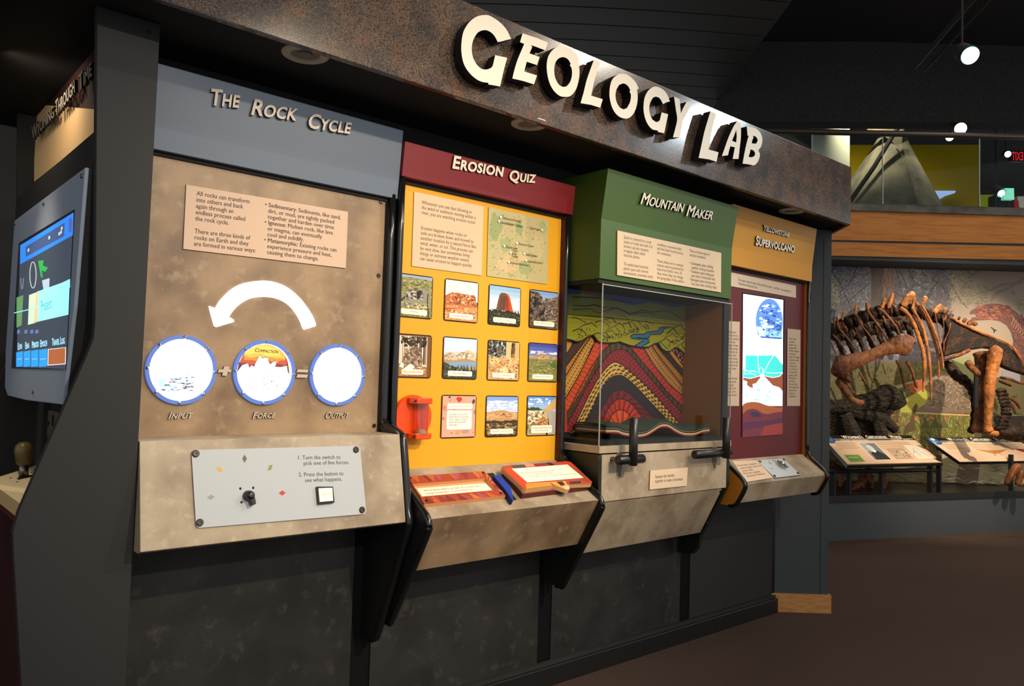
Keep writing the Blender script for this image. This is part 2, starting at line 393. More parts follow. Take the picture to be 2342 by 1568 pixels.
# curved slatted ceiling raft over the island: narrow dark grooves between boards
b = MB()
def atv(dep, lat, z): return V(*at(dep, lat, z))
for k in range(11):
    d0 = 6.9 + k * 0.42; la = [-5 + i * .72 for i in range(12)]
    pa = [atv(d0 + .022 * l * l, l, 5.75) for l in la]; pb_ = [atv(d0 + .395 + .022 * l * l, l, 5.75) for l in la]
    for i in range(11): b.prism([pa[i], pa[i + 1], pb_[i + 1], pb_[i]], (0, 0, 0.05))
o = struct(b.build('ceiling_boards', 'charcoal_plate'))
b = MB(); b.prism([PG(1700, 95, 11.1), PG(1640, 250, 11.1), PG(1640, 277, 11.1), PG(2600, 283, 11.1), PG(2600, 95, 11.1)], FWH * 0.3)
struct(b.build('trim_1', 'ceiling_dark'))
b = MB(); q = [PG(2250, -30, 7.5), PG(2090, 155, 9.5)]; b.tube(q, 0.035, n=4); b.tube([p + V(.25, 0, 0) for p in q], 0.02, n=4); struct(b.build('trim_2', 'ceiling_dark'))
# rotated post at the end of the island with its wooden base board
d1 = (V(5.336, 2.693, 0) - V(5.055, 2.94, 0)).normalized(); d2 = V(-d1.y, d1.x, 0) if V(-d1.y, d1.x, 0).y > 0 else V(d1.y, -d1.x, 0)
A = V(5.058, 2.94, 0); B = V(5.336, 2.693, 0)
b = MB(); b.prism([A + V(0, 0, 0.1), B + V(0, 0, 0.1), B + d2 * 0.62 + V(0, 0, 0.1), A + d2 * 0.62 + V(0, 0, 0.1)], (0, 0, 2.59))
g0 = B - d1 * 0.055 - d2 * 0.0; b.prism([g0 - d2 * 0.004 + V(0, 0, 0.12), g0 + d1 * 0.004 - d2 * 0.004 + V(0, 0, 0.12), g0 + d1 * 0.004 + V(0, 0, 0.12), g0 + V(0, 0, 0.12)], (0, 0, 2.5))
pil = struct(b.build('pillar', 'slate_post'))
b = MB(); b.prism([A - d2 * 0.016 + d1 * 0.02, B - d2 * 0.016 + d1 * 0.018, B + d2 * 0.64 + d1 * 0.018, B + d2 * 0.64, B, A + d1 * 0.02], (0, 0, 0.09))
b.prism([A - d2 * 0.016 - d1 * 0.025 + V(0, 0, .07), B - d2 * 0.016 + d1 * 0.018 + V(0, 0, .07), B + d2 * 0.64 + d1 * 0.018 + V(0, 0, .07), B + d2 * 0.64 + V(0, 0, .07), B + V(0, 0, .07), A + V(0, 0, .07)], (0, 0, 0.056))
struct(b.build('baseboard_right', 'wood_base'))

# ---------------------------------------------------------------- island base: kick board, dark panels, dividers
isl = thing('island_base', 'long dark laminate base with black divider strips and kick board carrying the four activity kiosks', 'exhibit base', (2.9, 3.2, 0))
b = MB(); b.box((0.768, 2.905, 0), (5.05, 2.95, 0.098)); b.build('kick_board', 'black', isl, bevel=.004)
b = MB(); b.box((0.768, 2.925, 0.098), (5.05, 2.95, 0.116)); b.build('kick_ledge', 'charcoal_plate', isl)
xs = [0.768, 1.72, 1.817, 2.802, 2.897, 3.988, 4.088, 5.045]
for i in range(0, 8, 2):
    b = MB(); b.box((xs[i], 2.951, 0.116), (xs[i + 1], 2.975, 1.1)); b.build('base_panel', 'stone_charcoal' if i < 6 else 'charcoal_plate', isl)
for i in range(1, 7, 2):
    b = MB(); b.box((xs[i], 2.958, 0.116), (xs[i + 1], 2.985, 1.1)); b.build('divider_strip', 'divider', isl)
b = MB(); b.box((0.78, 2.985, 0.0), (5.04, 4.25, 2.69)); b.build('core', 'black_matte', isl)

# ---------------------------------------------------------------- header beam with GEOLOGY LAB
YF = 2.476
sg = thing('header_sign', 'long rust-brown speckled header beam over the kiosks with raised cream letters GEOLOGY LAB', 'sign', (2.7, 2.6, 2.68))
b = MB(); b.box((0.30, YF, 2.672), (5.17, YF + 0.03, 3.068))
e = V(0.69, 0.724, 0)
b.prism([(5.17, YF, 2.672), V(5.17, YF, 2.672) + e * 0.95, V(5.17, YF, 2.672) + e * 0.95 + V(-.03, .03, 0), (5.17, YF + 0.03, 2.672)], (0, 0, 0.396))
b.box((0.30, YF + .03, 2.672), (0.33, 4.4, 3.068))
b.build('beam_panel', 'stone_rust', sg, bevel=.003)
b = MB(); b.prism([(0.33, YF + .03, 2.694), (5.165, YF + .03, 2.694), V(5.13, YF + .02, 2.694) + e * 0.93, (5.75, 4.4, 2.694), (0.33, 4.4, 2.694)], (0, 0, 0.03)); b.build('soffit', 'black_matte', sg)
def cr(ox, oy, sc): return lambda P: [(ox + x / sc, oy + y / sc) for x, y in P]
k1 = cr(1030, 20, 7.842); k2 = cr(1230, 90, 7.842); k3 = cr(1440, 180, 10.456); k4 = cr(1580, 240, 10.456)
G1 = k1([(690, 120), (780, 165), (880, 235), (970, 325), (1035, 420), (1090, 540), (1000, 562), (905, 588), (850, 597), (815, 525), (760, 450), (690, 400), (620, 382), (550, 395), (490, 430), (440, 500), (405, 580), (385, 680), (388, 790), (410, 880), (450, 965), (500, 1030), (560, 1075), (630, 1090), (700, 1075), (750, 1040), (770, 985), (805, 832), (910, 855), (1020, 880), (985, 1000), (945, 1160), (892, 1392), (680, 1355), (685, 1328), (590, 1315), (480, 1270), (370, 1180), (290, 1080), (240, 980), (210, 860), (196, 720), (205, 560), (230, 430), (270, 340), (340, 240), (430, 165), (520, 125), (620, 112)])
E1 = k1([(1295, 440), (1540, 520), (1752, 605), (1728, 680), (1700, 745), (1560, 690), (1440, 650), (1468, 685), (1420, 800), (1600, 865), (1555, 1010), (1450, 975), (1370, 948), (1325, 1125), (1555, 1195), (1500, 1355), (1310, 1295), (1113, 1250), (1140, 1130), (1200, 930), (1270, 760), (1325, 630), (1250, 600)])
O1 = k2([(430, 115), (520, 130), (620, 190), (700, 270), (748, 352), (720, 378), (740, 480), (748, 600), (735, 720), (700, 860), (640, 965), (570, 1020), (490, 1030), (400, 1015), (310, 945), (240, 845), (195, 730), (168, 600), (160, 460), (180, 330), (225, 240), (290, 170), (370, 120)])
O1h = k2([(440, 318), (370, 345), (325, 400), (300, 480), (295, 580), (310, 680), (350, 770), (400, 830), (460, 855), (520, 840), (570, 780), (605, 690), (615, 590), (605, 510), (575, 460), (592, 440), (560, 380), (510, 335)])
L1 = k2([(1005, 370), (1125, 402), (1070, 560), (1010, 760), (955, 1008), (1165, 1072), (1120, 1225), (960, 1175), (768, 1142), (820, 960), (880, 720), (950, 520)])
O2 = k2([(1510, 615), (1600, 632), (1700, 705), (1770, 790), (1810, 880), (1780, 900), (1792, 1010), (1785, 1130), (1755, 1250), (1710, 1340), (1640, 1405), (1560, 1418), (1470, 1390), (1390, 1320), (1330, 1210), (1295, 1080), (1285, 950), (1305, 800), (1350, 700), (1430, 635)])
O2h = k2([(1520, 790), (1460, 815), (1420, 880), (1395, 970), (1400, 1070), (1425, 1150), (1475, 1225), (1540, 1256), (1600, 1230), (1645, 1150), (1668, 1060), (1668, 980), (1645, 935), (1660, 910), (1625, 845), (1575, 802)])
G2 = k3([(640, 188), (720, 210), (830, 285), (910, 400), (965, 540), (880, 565), (795, 605), (760, 525), (700, 450), (630, 425), (560, 450), (505, 540), (475, 640), (472, 770), (500, 880), (550, 980), (630, 1035), (690, 1025), (725, 985), (765, 805), (922, 848), (885, 1020), (828, 1303), (675, 1270), (682, 1240), (570, 1220), (480, 1150), (400, 1020), (350, 860), (333, 680), (355, 470), (420, 320), (510, 225), (590, 190)])
Y1 = k3([(1062, 425), (1192, 485), (1208, 620), (1228, 830), (1270, 720), (1365, 548), (1500, 575), (1430, 690), (1350, 860), (1265, 1020), (1240, 1180), (1200, 1400), (1038, 1400), (1085, 1220), (1138, 970), (1110, 760), (1085, 580)])
L2 = k4([(470, 145), (605, 215), (540, 440), (480, 720), (415, 1060), (662, 1130), (615, 1358), (440, 1300), (188, 1262), (250, 980), (320, 660), (400, 380)])
A2 = k4([(1110, 385), (1192, 430), (1200, 600), (1195, 800), (1170, 1020), (1140, 1288), (1003, 1288), (1030, 1130), (1055, 1012), (945, 985), (915, 1090), (888, 1202), (742, 1220), (800, 1060), (880, 830), (960, 640), (1040, 480)])
A2h = k4([(1085, 590), (1040, 720), (985, 855), (1085, 895), (1098, 740)])
B2 = k4([(1338, 512), (1470, 535), (1580, 580), (1665, 670), (1708, 790), (1705, 900), (1670, 1010), (1612, 1085), (1645, 1150), (1648, 1230), (1610, 1340), (1550, 1420), (1500, 1445), (1380, 1418), (1238, 1398), (1270, 1220), (1310, 1020), (1350, 850), (1385, 730), (1358, 735)])
B2h1 = k4([(1475, 738), (1540, 745), (1590, 800), (1600, 860), (1560, 925), (1455, 918), (1470, 840), (1500, 770)])
B2h2 = k4([(1430, 1060), (1500, 1085), (1540, 1150), (1525, 1215), (1460, 1252), (1380, 1238), (1410, 1150)])
YL = YF - 0.055
def smooth_closed(c):
    """rounds the curved runs of an outline and keeps its sharp corners"""
    n = len(c)
    def turn(i):
        a, p, e = c[i - 1], c[i], c[(i + 1) % n]; d = math.atan2(e[1] - p[1], e[0] - p[0]) - math.atan2(p[1] - a[1], p[0] - a[0])
        return abs((d + pi) % (2 * pi) - pi)
    out = []
    for i in range(n):
        out.append(c[i]); j = (i + 1) % n
        if turn(i) < .62 and turn(j) < .62:
            p0, p1, p2, p3 = c[i - 1], c[i], c[j], c[(j + 1) % n]
            for t in (.25, .5, .75): out.append(tuple(0.5 * (2 * p1[k] + (p2[k] - p0[k]) * t + (2 * p0[k] - 5 * p1[k] + 4 * p2[k] - p3[k]) * t * t + (3 * p1[k] - p0[k] - 3 * p2[k] + p3[k]) * t ** 3) for k in (0, 1)))
    return out
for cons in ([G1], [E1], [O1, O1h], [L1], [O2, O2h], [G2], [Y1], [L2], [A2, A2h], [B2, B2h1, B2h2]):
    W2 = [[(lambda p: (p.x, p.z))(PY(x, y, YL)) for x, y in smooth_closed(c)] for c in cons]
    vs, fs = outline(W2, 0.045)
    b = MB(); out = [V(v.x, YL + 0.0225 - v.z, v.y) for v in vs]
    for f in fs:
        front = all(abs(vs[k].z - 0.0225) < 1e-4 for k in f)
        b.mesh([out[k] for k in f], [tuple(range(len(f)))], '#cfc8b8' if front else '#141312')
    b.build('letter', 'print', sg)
# spotlights sunk in the soffit, switched off
for (x, y), txt in (((1.222, 2.575), 'pale round soffit downlight above the blue header panel'), ((2.289, 2.555), 'pale round soffit downlight above the red header panel'), ((4.60, 2.59), 'small far soffit downlight above the gold header panel')):
    t = thing('downlight', txt, 'ceiling light', (x, y, 2.694), 'recessed downlights in the header soffit')
    r = 0.083
    c = MB(); c.lathe((x, y, 2.694), (0, 0, -1), [(r, 0), (r, .006), (r * .92, .01), (r * .66, .01), (r * .6, .004)], n=32); c.build('trim_ring', 'ring_grey', t, smooth=False)
    c = MB(); c.lathe((x, y, 2.694), (0, 0, -1), [(r * .6, .004), (r * .34, .002), (r * .3, .007), (.0005, .007)], '#6d675c', n=24); c.build('lens', 'print', t)
# ---------------------------------------------------------------- kiosk helpers
def plate(name, x0, x1, prof, col_mat, parent, ztop, edge='trim_black'):
    """shaped side panel between x0 and x1 from a (Y, Z) profile, with a rounded black edge strip"""
    b = MB(); b.prism([(x0, y, z) for y, z in prof], (x1 - x0, 0, 0)); o = b.build(name, col_mat, parent)
    xm = (x0 + x1) / 2; b = MB(); b.tube([(xm, y, z) for y, z in spline([(prof[1][0], ztop)] + prof[2:-1], 4)], (x1 - x0) * 0.56, n=10, ux=(1, 0, 0))
    b.build('edge_strip', edge, o, smooth=True); return o
RK = (('Y', 1), )
def header(parent, x0, x1, prof, back, col, name='header_panel'):
    """bent sheet header: prof = front (Y, Z) from top to foot"""
    b = MB(); b.prism([(x0, y, z) for y, z in prof] + [(x0, back, prof[-1][1]), (x0, back, prof[0][1])], (x1 - x0, 0, 0), col)
    return b.build(name, 'paint', parent, bevel=.002)
def tilt(y0, z0, y1, z1):
    """plane through two (Y, Z) lines along X: origin, outward normal"""
    n = V(0, -(z0 - z1), (y0 - y1)); n.normalize()
    if n.y > 0: n = -n
    return V(0, y0, z0), n

# ================================================================ THE ROCK CYCLE
rk = thing('rock_cycle_kiosk', 'tan stone-look kiosk under the blue header THE ROCK CYCLE with three glowing round portholes', 'exhibit kiosk', (1.28, 2.9, 0.95))
ROCKP = [(2.955, 2.60), (2.862, 2.60), (2.862, 1.38), (2.84, 1.345), (2.735, 1.315), (2.705, 1.27), (2.66, 1.03), (2.645, .975), (2.665, .91), (2.835, .51), (2.865, .462), (2.90, .446), (2.955, .445)]
plate('side_panel', 1.768, 1.80, ROCKP, 'black', rk, 2.33)
hd = header(rk, 0.775, 1.803, [(2.822, 2.606), (2.848, 2.313)], 2.90, '#5e6b7b')
HO, HN = tilt(2.815, 2.68, 2.848, 2.313); hp = onP(HO + HN * 0.0, HN)
k = lambda x, y: (300 + x / 2.903, 120 + y / 2.903)
for s, bl, br, tl in (('The', (510, 352), (705, 372), (524, 243)), ('Rock', (785, 418), (1085, 458), (812, 312)), ('Cycle', (1158, 505), (1440, 545), (1180, 405))):
    b = MB(); text3(b, hp, HN, s, k(*bl), k(*br), k(*tl), '#cfc4b4', small=True, bold=.022, depth=.012, side='#3b3a3a', lift=.002); b.build('header_lettering', 'print', rk)
YR = 2.88
b = MB(); b.box((0.772, YR, 1.317), (1.764, YR + .03, 2.30)); b.build('back_panel', 'stone_brown', rk)
b = MB(); b.box((0.772, YR - .01, 2.30), (1.768, YR + .02, 2.32)); b.box((1.764, YR - .012, 1.317), (1.769, YR, 2.3)); b.build('panel_gap', 'black_matte', rk)
for q in ((871, 462), (865.6, 630), (855.4, 973)): screw_mesh('panel_screw', .009, NY, PY(*q, YR), rk)
pr = onY(YR - .006)
b = MB(); c = [(426, 422), (796, 484), (791, 613), (419, 569)]
P = [PY(*q, YR) for q in c]; b.prism([PY(*q, YR - .0055) for q in c], (0, .0055, 0), '#c9ad95', '#33281f')
block(b, pr, NY, ["All rocks can transform", "into others and back", "again through an", "endless process called", "the rock cycle.", "", "There are three kinds of", "rocks on Earth and they", "are formed in various ways:"], (450, 436), (443, 561), (584.5, 577), '#4d4138')
block(b, pr, NY, ["\u2022 Sedimentary: Sediments, like sand,", "  dirt, or mud, are tightly packed", "  together and harden over time.", "\u2022 Igneous: Molten rock, like lava", "  or magma, can eventually", "  cool and solidify.", "\u2022 Metamorphic: Existing rocks can", "  experience pressure and heat,", "  causing them to change."], (606, 461.5), (603, 579), (777, 602), '#4d4138', strong=("\u2022 Sedimentary", "\u2022 Igneous", "\u2022 Metamorphic"))
b.build('text_placard', 'print', rk)
k = lambda x, y: (300 + x / 3.659, 600 + y / 3.659)
arc = [(651, 365), (672, 372), (705, 382), (735, 330), (775, 285), (840, 225), (930, 178), (1060, 155), (1180, 160), (1300, 205), (1400, 285), (1470, 370), (1520, 450), (1547, 518), (1540, 533), (1450, 561), (1436, 550), (1410, 480), (1360, 400), (1290, 335), (1200, 297), (1100, 287), (1000, 300), (920, 340), (860, 395), (817, 455), (861, 482), (858, 497), (712, 540), (695, 530), (672, 450)]
arc = arc[:2] + spline(arc[2:14], 4) + arc[14:16] + spline(arc[16:26], 4) + arc[26:]
b = MB(); b.prism([PY(*k(*p), YR - .004) for p in arc], (0, .006, 0), '#f4f6ff'); b.build('arrow_light', 'lit_bright', rk)
ROCK_BOLT = None
for (cx, cy, ro, ri), kind in (((414.2, 845.5, 79.8, 70.5), 0), ((604.2, 851, 74.5, 65.3), 1), ((770.6, 857, 70.6, 62), 2)):
    c0 = PY(cx, cy, YR); R = abs(PY(cx, cy - ro, YR).z - c0.z); Ri = abs(PY(cx, cy - ri, YR).z - c0.z)
    b = MB(); b.lathe(c0, NY, [(R, 0), (R, .008), (R - .001, .010), (Ri, .010), (Ri, .001)], '#3f62b8', n=56)
    ring = lab(b.build('porthole', 'ring_blue', rk), ('porthole ring showing a washed out white layered picture', 'porthole ring showing COMPACTION over a white rock pile', 'porthole ring showing a blank white picture')[kind])
    sp = lambda u, v, c0=c0, Ri=Ri: c0 + V(u * Ri, -.002, v * Ri)
    b = MB(); circ = [(cos(2 * pi * i / 56), sin(2 * pi * i / 56)) for i in range(56)]
    b.flat(sp, NY, circ, '#ffffff')
    if kind == 0:
        rr = random.Random(3)
        for i in range(70):
            y = -.12 - .56 * rr.random() ** 0.7; x = -.62 + 1.0 * rr.random(); w = .05 + .2 * rr.random()
            if x + w > .42: w = max(.02, .42 - x)
            b.line(sp, NY, [(x, y), (x + w * .5, y + rr.uniform(-.015, .02)), (x + w, y + rr.uniform(-.02, .03))], .007 + .013 * rr.random(), rr.choice(['#4a4a60', '#2f3a66', '#7cc8c8', '#7f6a88', '#3a3a4a', '#8fe0da']))
        for x, y, w in ((-.27, .12, .12), (.04, .07, .1), (-.45, -.07, .2), (.3, .1, .1)): b.line(sp, NY, [(x, y), (x + w, y - .02)], .005, '#b9c4d8')
        b.flat(sp, NY, [(-.68, -.3), (-.45, -.25), (-.5, -.5), (-.6, -.62), (-.7, -.45)], '#a8f2f0')
        for i in range(14): b.flat(sp, NY, [(-.6 + i * .07, .58 + .02 * rr.random()), (-.585 + i * .07, .59), (-.59 + i * .07, .61)], '#a9b4cc')
    if kind == 1:
        sky = [(-.98, -.02), (-.93, .3), (-.78, .6), (-.55, .82), (-.25, .96), (0, .985), (.25, .96), (.55, .82), (.76, .6), (.86, .4), (.9, .2), (.94, -.05), (.78, .15), (.45, .25), (0, .4), (-.5, .15), (-.85, -.05)]
        sky = sky[:12] + [(.9, .0), (.4, .1), (0, .2), (-.6, .0)]
        b.flat(sp, NY, sky, '#4a2036')
        for j, (t, c) in enumerate(((.16, '#7a2a32'), (.28, '#a3482a'), (.40, '#cf7a2e'), (.52, '#e0a03e'), (.62, '#e4b653'))):
            pts = [(-.9, t - .06)]; rr = random.Random(j)
            top = [(x, y) for x, y in sky[:12] if y > t]
            lo = [(x, t + rr.uniform(-.05, .05)) for x in [.74 - .148 * i for i in range(11)]]
            if len(top) > 2: b.flat(sp, NY, top + [(min(x, max(p[0] for p in top)), y) for x, y in lo if abs(x) < (1 - t * t) ** .5 - .04], c)
        pile = [(-.99, -.05), (-.9, .08), (-.8, .22), (-.62, .28), (-.55, .14), (-.47, .22), (-.38, .17), (-.32, .34), (-.27, .42), (-.2, .58), (-.1, .47), (.02, .52), (.1, .5), (.14, .35), (.2, .28), (.32, .38), (.42, .4), (.40, .28), (.36, .2), (.6, .2), (.82, .25), (.86, .05), (.9, -.02), (.97, -.1), (.9, -.45), (.6, -.78), (.2, -.97), (-.2, -.97), (-.6, -.78), (-.9, -.43)]
        b.line(sp, NY, [(x, y + .012) for x, y in pile[:24]], .014, '#33204a')
        b.flat(sp, NY, pile, '#ffffff')
        b.flat(sp, NY, [(.86, .45), (.93, .3), (.985, .1), (.99, -.1), (.95, -.1), (.9, .2)], '#ffffff')
        rr = random.Random(11)
        for i in range(75):
            x, y = rr.uniform(-.7, .8), rr.uniform(-.65, .05)
            if x * x + y * y > .8: continue
            w = rr.uniform(.01, .05); b.line(sp, NY, [(x, y), (x + w, y + rr.uniform(-.03, .03))], rr.uniform(.008, .018), rr.choice(['#3a3a44', '#555a68', '#7a86a8', '#8a8a8a', '#b8c8c0']))
        text3(b, sp, NY, 'Compaction', (-.39, .70), (.46, .68), (-.36, .84), '#2b1a0c', small=True, bold=.02)
    ms = ['lit_bright', 'lit_soft']
    for i, c in enumerate(b.c):
        if min(c) < .93: b.m[i] = 1
    b.build('screen', ms, ring)
    for i in range(8):
        a = pi / 2 + i * pi / 4 - 0.03; q = c0 + V(cos(a) * (R + Ri) / 2, -.010, sin(a) * (R + Ri) / 2)
        if ROCK_BOLT is None:
            m = MB(); m.lathe(q, NY, [(.0062, 0), (.006, .003), (.004, .0055), (.0005, .0065)], n=12); ROCK_BOLT = m.build('bolt', 'chrome', ring, smooth=True, loc=q)
        else: dup(ROCK_BOLT, ring, q)
k = lambda x, y: (300 + x / 3.659, 600 + y / 3.659)
b = MB(); q = [PY(*k(*p), YR - .008) for p in [(780, 868), (826, 872), (817, 895), (841, 897), (833, 918), (809, 916), (800, 949), (760, 945), (768, 919), (722, 920), (734, 895), (771, 893)]]
b.prism(q, (0, .009, 0), '#b7aa99', '#2a241f'); b.build('plus_sign', 'print', rk)
b = MB()
for p in ([(1395, 893), (1484, 898), (1476, 921), (1381, 918)], [(1392, 935), (1480, 938), (1471, 965), (1380, 962)]): b.prism([PY(*k(*t), YR - .008) for t in p], (0, .009, 0), '#b7aa99', '#2a241f')
b.build('equals_sign', 'print', rk)
for s, bl, br, tl in (('Input', (305, 1310), (500, 1300), (328, 1250)), ('Force', (1010, 1305), (1193, 1298), (1028, 1250)), ('Output', (1612, 1303), (1806, 1295), (1632, 1250))):
    b = MB(); text3(b, onY(YR - .001), NY, s, k(*bl), k(*br), k(*tl), '#b7aa99', small=True, bold=.02, depth=.007, side='#221d19', lift=0); b.build('caption_lettering', 'print', rk)
# console with control plate
CO, CN = tilt(2.702, 1.317, 2.634, .975); cp = onP(CO, CN)
b = MB(); b.prism([(0.770, 2.90, 1.317), (0.770, 2.702, 1.317), (0.770, 2.634, .975), (0.770, 2.66, .965), (0.770, 2.90, .965)], (.992, 0, 0)); con = b.build('console', 'stone_tan', rk, bevel=.002)
k = lambda x, y: (300 + x / 3.548, 960 + y / 3.548)
def rquad(c, r=.09, n=4):
    o = []
    for i in range(4):
        p, a, e = V(*c[i], 0), V(*c[i - 1], 0), V(*c[(i + 1) % 4], 0)
        rr = min((a - p).length, (e - p).length) * r; p0 = p + (a - p).normalized() * rr; p1 = p + (e - p).normalized() * rr
        for j in range(n + 1):
            t = j / n; q = p0 * (1 - t) ** 2 + p * 2 * t * (1 - t) + p1 * t * t; o.append((q.x, q.y))
    return o
pl = rquad([k(483, 245), k(1850, 210), k(1903, 762), k(522, 878)], .06)
b = MB(); b.prism([cp(*p) + CN * .006 for p in pl], -CN * .006, '#aeb4b7', '#7c3a30')
c2 = onP(CO + CN * .006, CN)
for p, c in (([(920, 280), (939, 314), (920, 348), (901, 313)], '#6b5f55'), ([(692, 380), (728, 383), (741, 423), (704, 414)], '#c9a24a'), ([(1120, 368), (1149, 363), (1136, 404), (1106, 410)], '#7f8f52'), ([(613, 629), (647, 606), (680, 624), (645, 648)], '#8c93a0'), ([(1196, 593), (1226, 571), (1255, 590), (1226, 613)], '#b8433c')):
    b.flat(c2, CN, [k(*t) for t in p], c)
for x, y in ((886, 556), (990, 550), (895, 667), (1001, 658)): b.flat(c2, CN, [k(x + 10 * cos(i * pi / 6), y + 11 * sin(i * pi / 6)) for i in range(12)], '#161616')
block(b, c2, CN, ["1. Turn the switch to", "    pick one of five forces.", "", "2. Press the button to", "    see what happens."], (679, 1041), (684, 1102.5), (802, 1098), '#4e4c4a')
cpl = b.build('control_plate', 'print', rk)
for x, y in ((523, 273), (1824, 241), (556, 832), (1873, 729)): screw_mesh('plate_screw', .0125, CN, c2(*k(x, y)), cpl)
kc = c2(*k(948, 615)); U = V(1, 0, 0); T = CN.cross(U)
if T.z < 0: T = -T
b = MB(); b.lathe(kc, CN, [(.019, 0), (.018, .012), (.014, .026), (.008, .032), (.0005, .033)], n=20)
b.prism([kc + U * x + T * y + CN * .004 for x, y in ((-.007, .0), (.013, .0), (.018, -.03), (.004, -.035))], CN * .022)
b.build('selector_knob', 'black', cpl, bevel=.002)
bq = [c2(*k(*p)) for p in ((1496, 541), (1628, 541), (1640, 672), (1508, 686))]
b = MB(); b.prism([p + CN * .012 for p in bq], -CN * .012); btn = b.build('select_button', 'black', cpl, bevel=.002)
bi = [k(*p) for p in ((1520, 555), (1626, 551), (1632, 655), (1530, 664))]
b = MB(); c3 = onP(CO + CN * .018, CN); b.prism([c3(*p) + CN * .006 for p in bi], -CN * .012, '#f0c79a'); text3(b, c3, CN, 'SELECT', k(1543, 612), k(1616, 607), k(1543, 596), '#b0562e', lift=.0066); b.build('button_cap', 'lit_warm', btn)

# ================================================================ EROSION QUIZ
er = thing('erosion_quiz_kiosk', 'bright yellow kiosk under the dark red header EROSION QUIZ with rows of landscape photo blocks', 'exhibit kiosk', (2.32, 2.9, .75))
ERP = [(2.955, 2.55), (2.842, 2.55), (2.842, 1.215), (2.828, 1.18), (2.79, 1.14), (2.60, 1.02), (2.567, .994), (2.556, .962), (2.575, .915), (2.785, .56), (2.81, .532), (2.85, .525), (2.955, .525)]
plate('side_panel', 1.806, 1.832, ERP, 'black', er, 2.42); plate('side_panel', 2.815, 2.841, ERP, 'black', er, 2.42)
b = MB(); b.box((2.812, 2.842, 1.16), (2.815, 2.872, 2.40)); b.build('inner_strip', 'maroon', er)
header(er, 1.806, 2.853, [(2.808, 2.558), (2.824, 2.41)], 2.90, '#761f25')
HO, HN = tilt(2.795, 2.68, 2.824, 2.41); hp = onP(HO, HN)
k = lambda x, y: (880 + x / 3.563, 320 + y / 3.563)
for s, bl, br, tl in (('Erosion', (538, 234), (948, 303), (556, 128)), ('Quiz', (998, 352), (1212, 368), (1012, 245))):
    b = MB(); text3(b, hp, HN, s, k(*bl), k(*br), k(*tl), '#e2d9c6', small=True, bold=.03, depth=.009, side='#26191a', lift=.002); b.build('header_lettering', 'print', er)
YE = 2.872
b = MB(); b.box((1.832, YE, 1.135), (2.815, YE + .03, 2.40), '#d99d1c'); b.build('back_panel', 'paint', er)
b = MB(); b.box((1.832, YE - .012, 2.392), (2.815, YE + .02, 2.42)); b.build('panel_gap', 'black_matte', er)
pe = onY(YE - .004)
b = MB(); c = [(947.4, 438), (1106, 471.8), (1101.7, 629.8), (941.7, 608)]; b.prism([pe(*q) for q in c], (0, .004, 0), '#d9b594', '#6b5032')
block(b, pe, NY, ["Whenever you see dust blowing in", "the wind or sediment moving within a", "river, you are watching erosion occur.", "", "", "Erosion happens when rocks or", "soils are broken down and moved to", "another location by a natural force like", "wind, water, or ice. This process can", "be very slow, but sometimes living", "things or extreme weather events", "can cause erosion to happen quickly."], (964.8, 457.5), (960, 594), (1087, 612), '#4b3d30')
b.build('text_placard', 'print', er)
# state map with place names
kq = [(1117.7, 473.5), (1254.7, 502.4), (1251.9, 649.8), (1113.8, 630.7)]
b = MB(); b.prism([pe(*q) for q in kq], (0, .004, 0), '#b3a878', '#6b5032')
M0 = pe(*kq[3]); MU = pe(*kq[2]) - M0; MV = pe(*kq[0]) - M0
mp = lambda u, v: M0 + V(MU.x * u, 0, MU.z * u) + V(MV.x * v, 0, MV.z * v)
rr = random.Random(5)
def blob(b, fn, n, x, y, rx, ry, col, seed=0, jag=.35, nn=14, lift=None):
    r = random.Random(seed); b.flat(fn, n, [(x + rx * (1 + r.uniform(-jag, jag)) * cos(2 * pi * i / nn), y + ry * (1 + r.uniform(-jag, jag)) * sin(2 * pi * i / nn)) for i in range(nn)], col, lift)
for i, (x, y, rx, ry, c) in enumerate(((.12, .75, .09, .2, '#8f9a62'), (.28, .5, .09, .12, '#98a06a'), (.5, .78, .05, .13, '#8d9a66'), (.62, .2, .1, .12, '#959b66'), (.3, .2, .2, .1, '#c2ab7c'), (.8, .5, .12, .2, '#bcae80'), (.9, .86, .06, .1, '#9aa470'), (.45, .35, .2, .08, '#c0ac7c'), (.2, .93, .14, .04, '#a8a878'))): blob(b, mp, NY, x, y, rx, ry, c, i)
LB = b.lay + 1; b.lay += 12
for i in range(230):
    x, y = rr.uniform(.02, .95), rr.uniform(.02, .95); w = rr.uniform(.008, .035); b.line(mp, NY, [(x, y), (min(x + w, .985), min(max(y + rr.uniform(-.03, .03), .01), .985))], rr.uniform(.0015, .006), rr.choice(['#7f8a58', '#a39a6c', '#8b8a5c', '#c9b588', '#9c8f64', '#6e7850', '#b07a50']), .00025 + .00002 * LB + 8e-6 * (i % 28))
for u, v, s, w in ((.19, .885, 'Yellowstone Flooding', .3), (.165, .82, 'Glacial Boulder Trailhead', .36), (.46, .545, 'Wind River Canyon', .26), (.255, .475, 'Titcomb Lakes', .19), (.585, .41, 'Castle Gardens', .2), (.62, .31, 'Independence Rock', .26), (.335, .245, 'Killpecker Sand Dunes', .31), (.36, .43, 'Cirque', .09), (.36, .39, 'of the', .075), (.36, .35, 'Towers', .1)):
    text3(b, mp, NY, s, (u + .02, v - .02), (u + .02 + w, v - .02), (u + .02, v + .015), '#2e2a1c', bold=.01)
    if s not in ('Cirque', 'Towers'): b.flat(mp, NY, [(u - .005 + .016 * cos(i * pi / 5), v + .016 * sin(i * pi / 5)) for i in range(10)], '#f5f0e0')
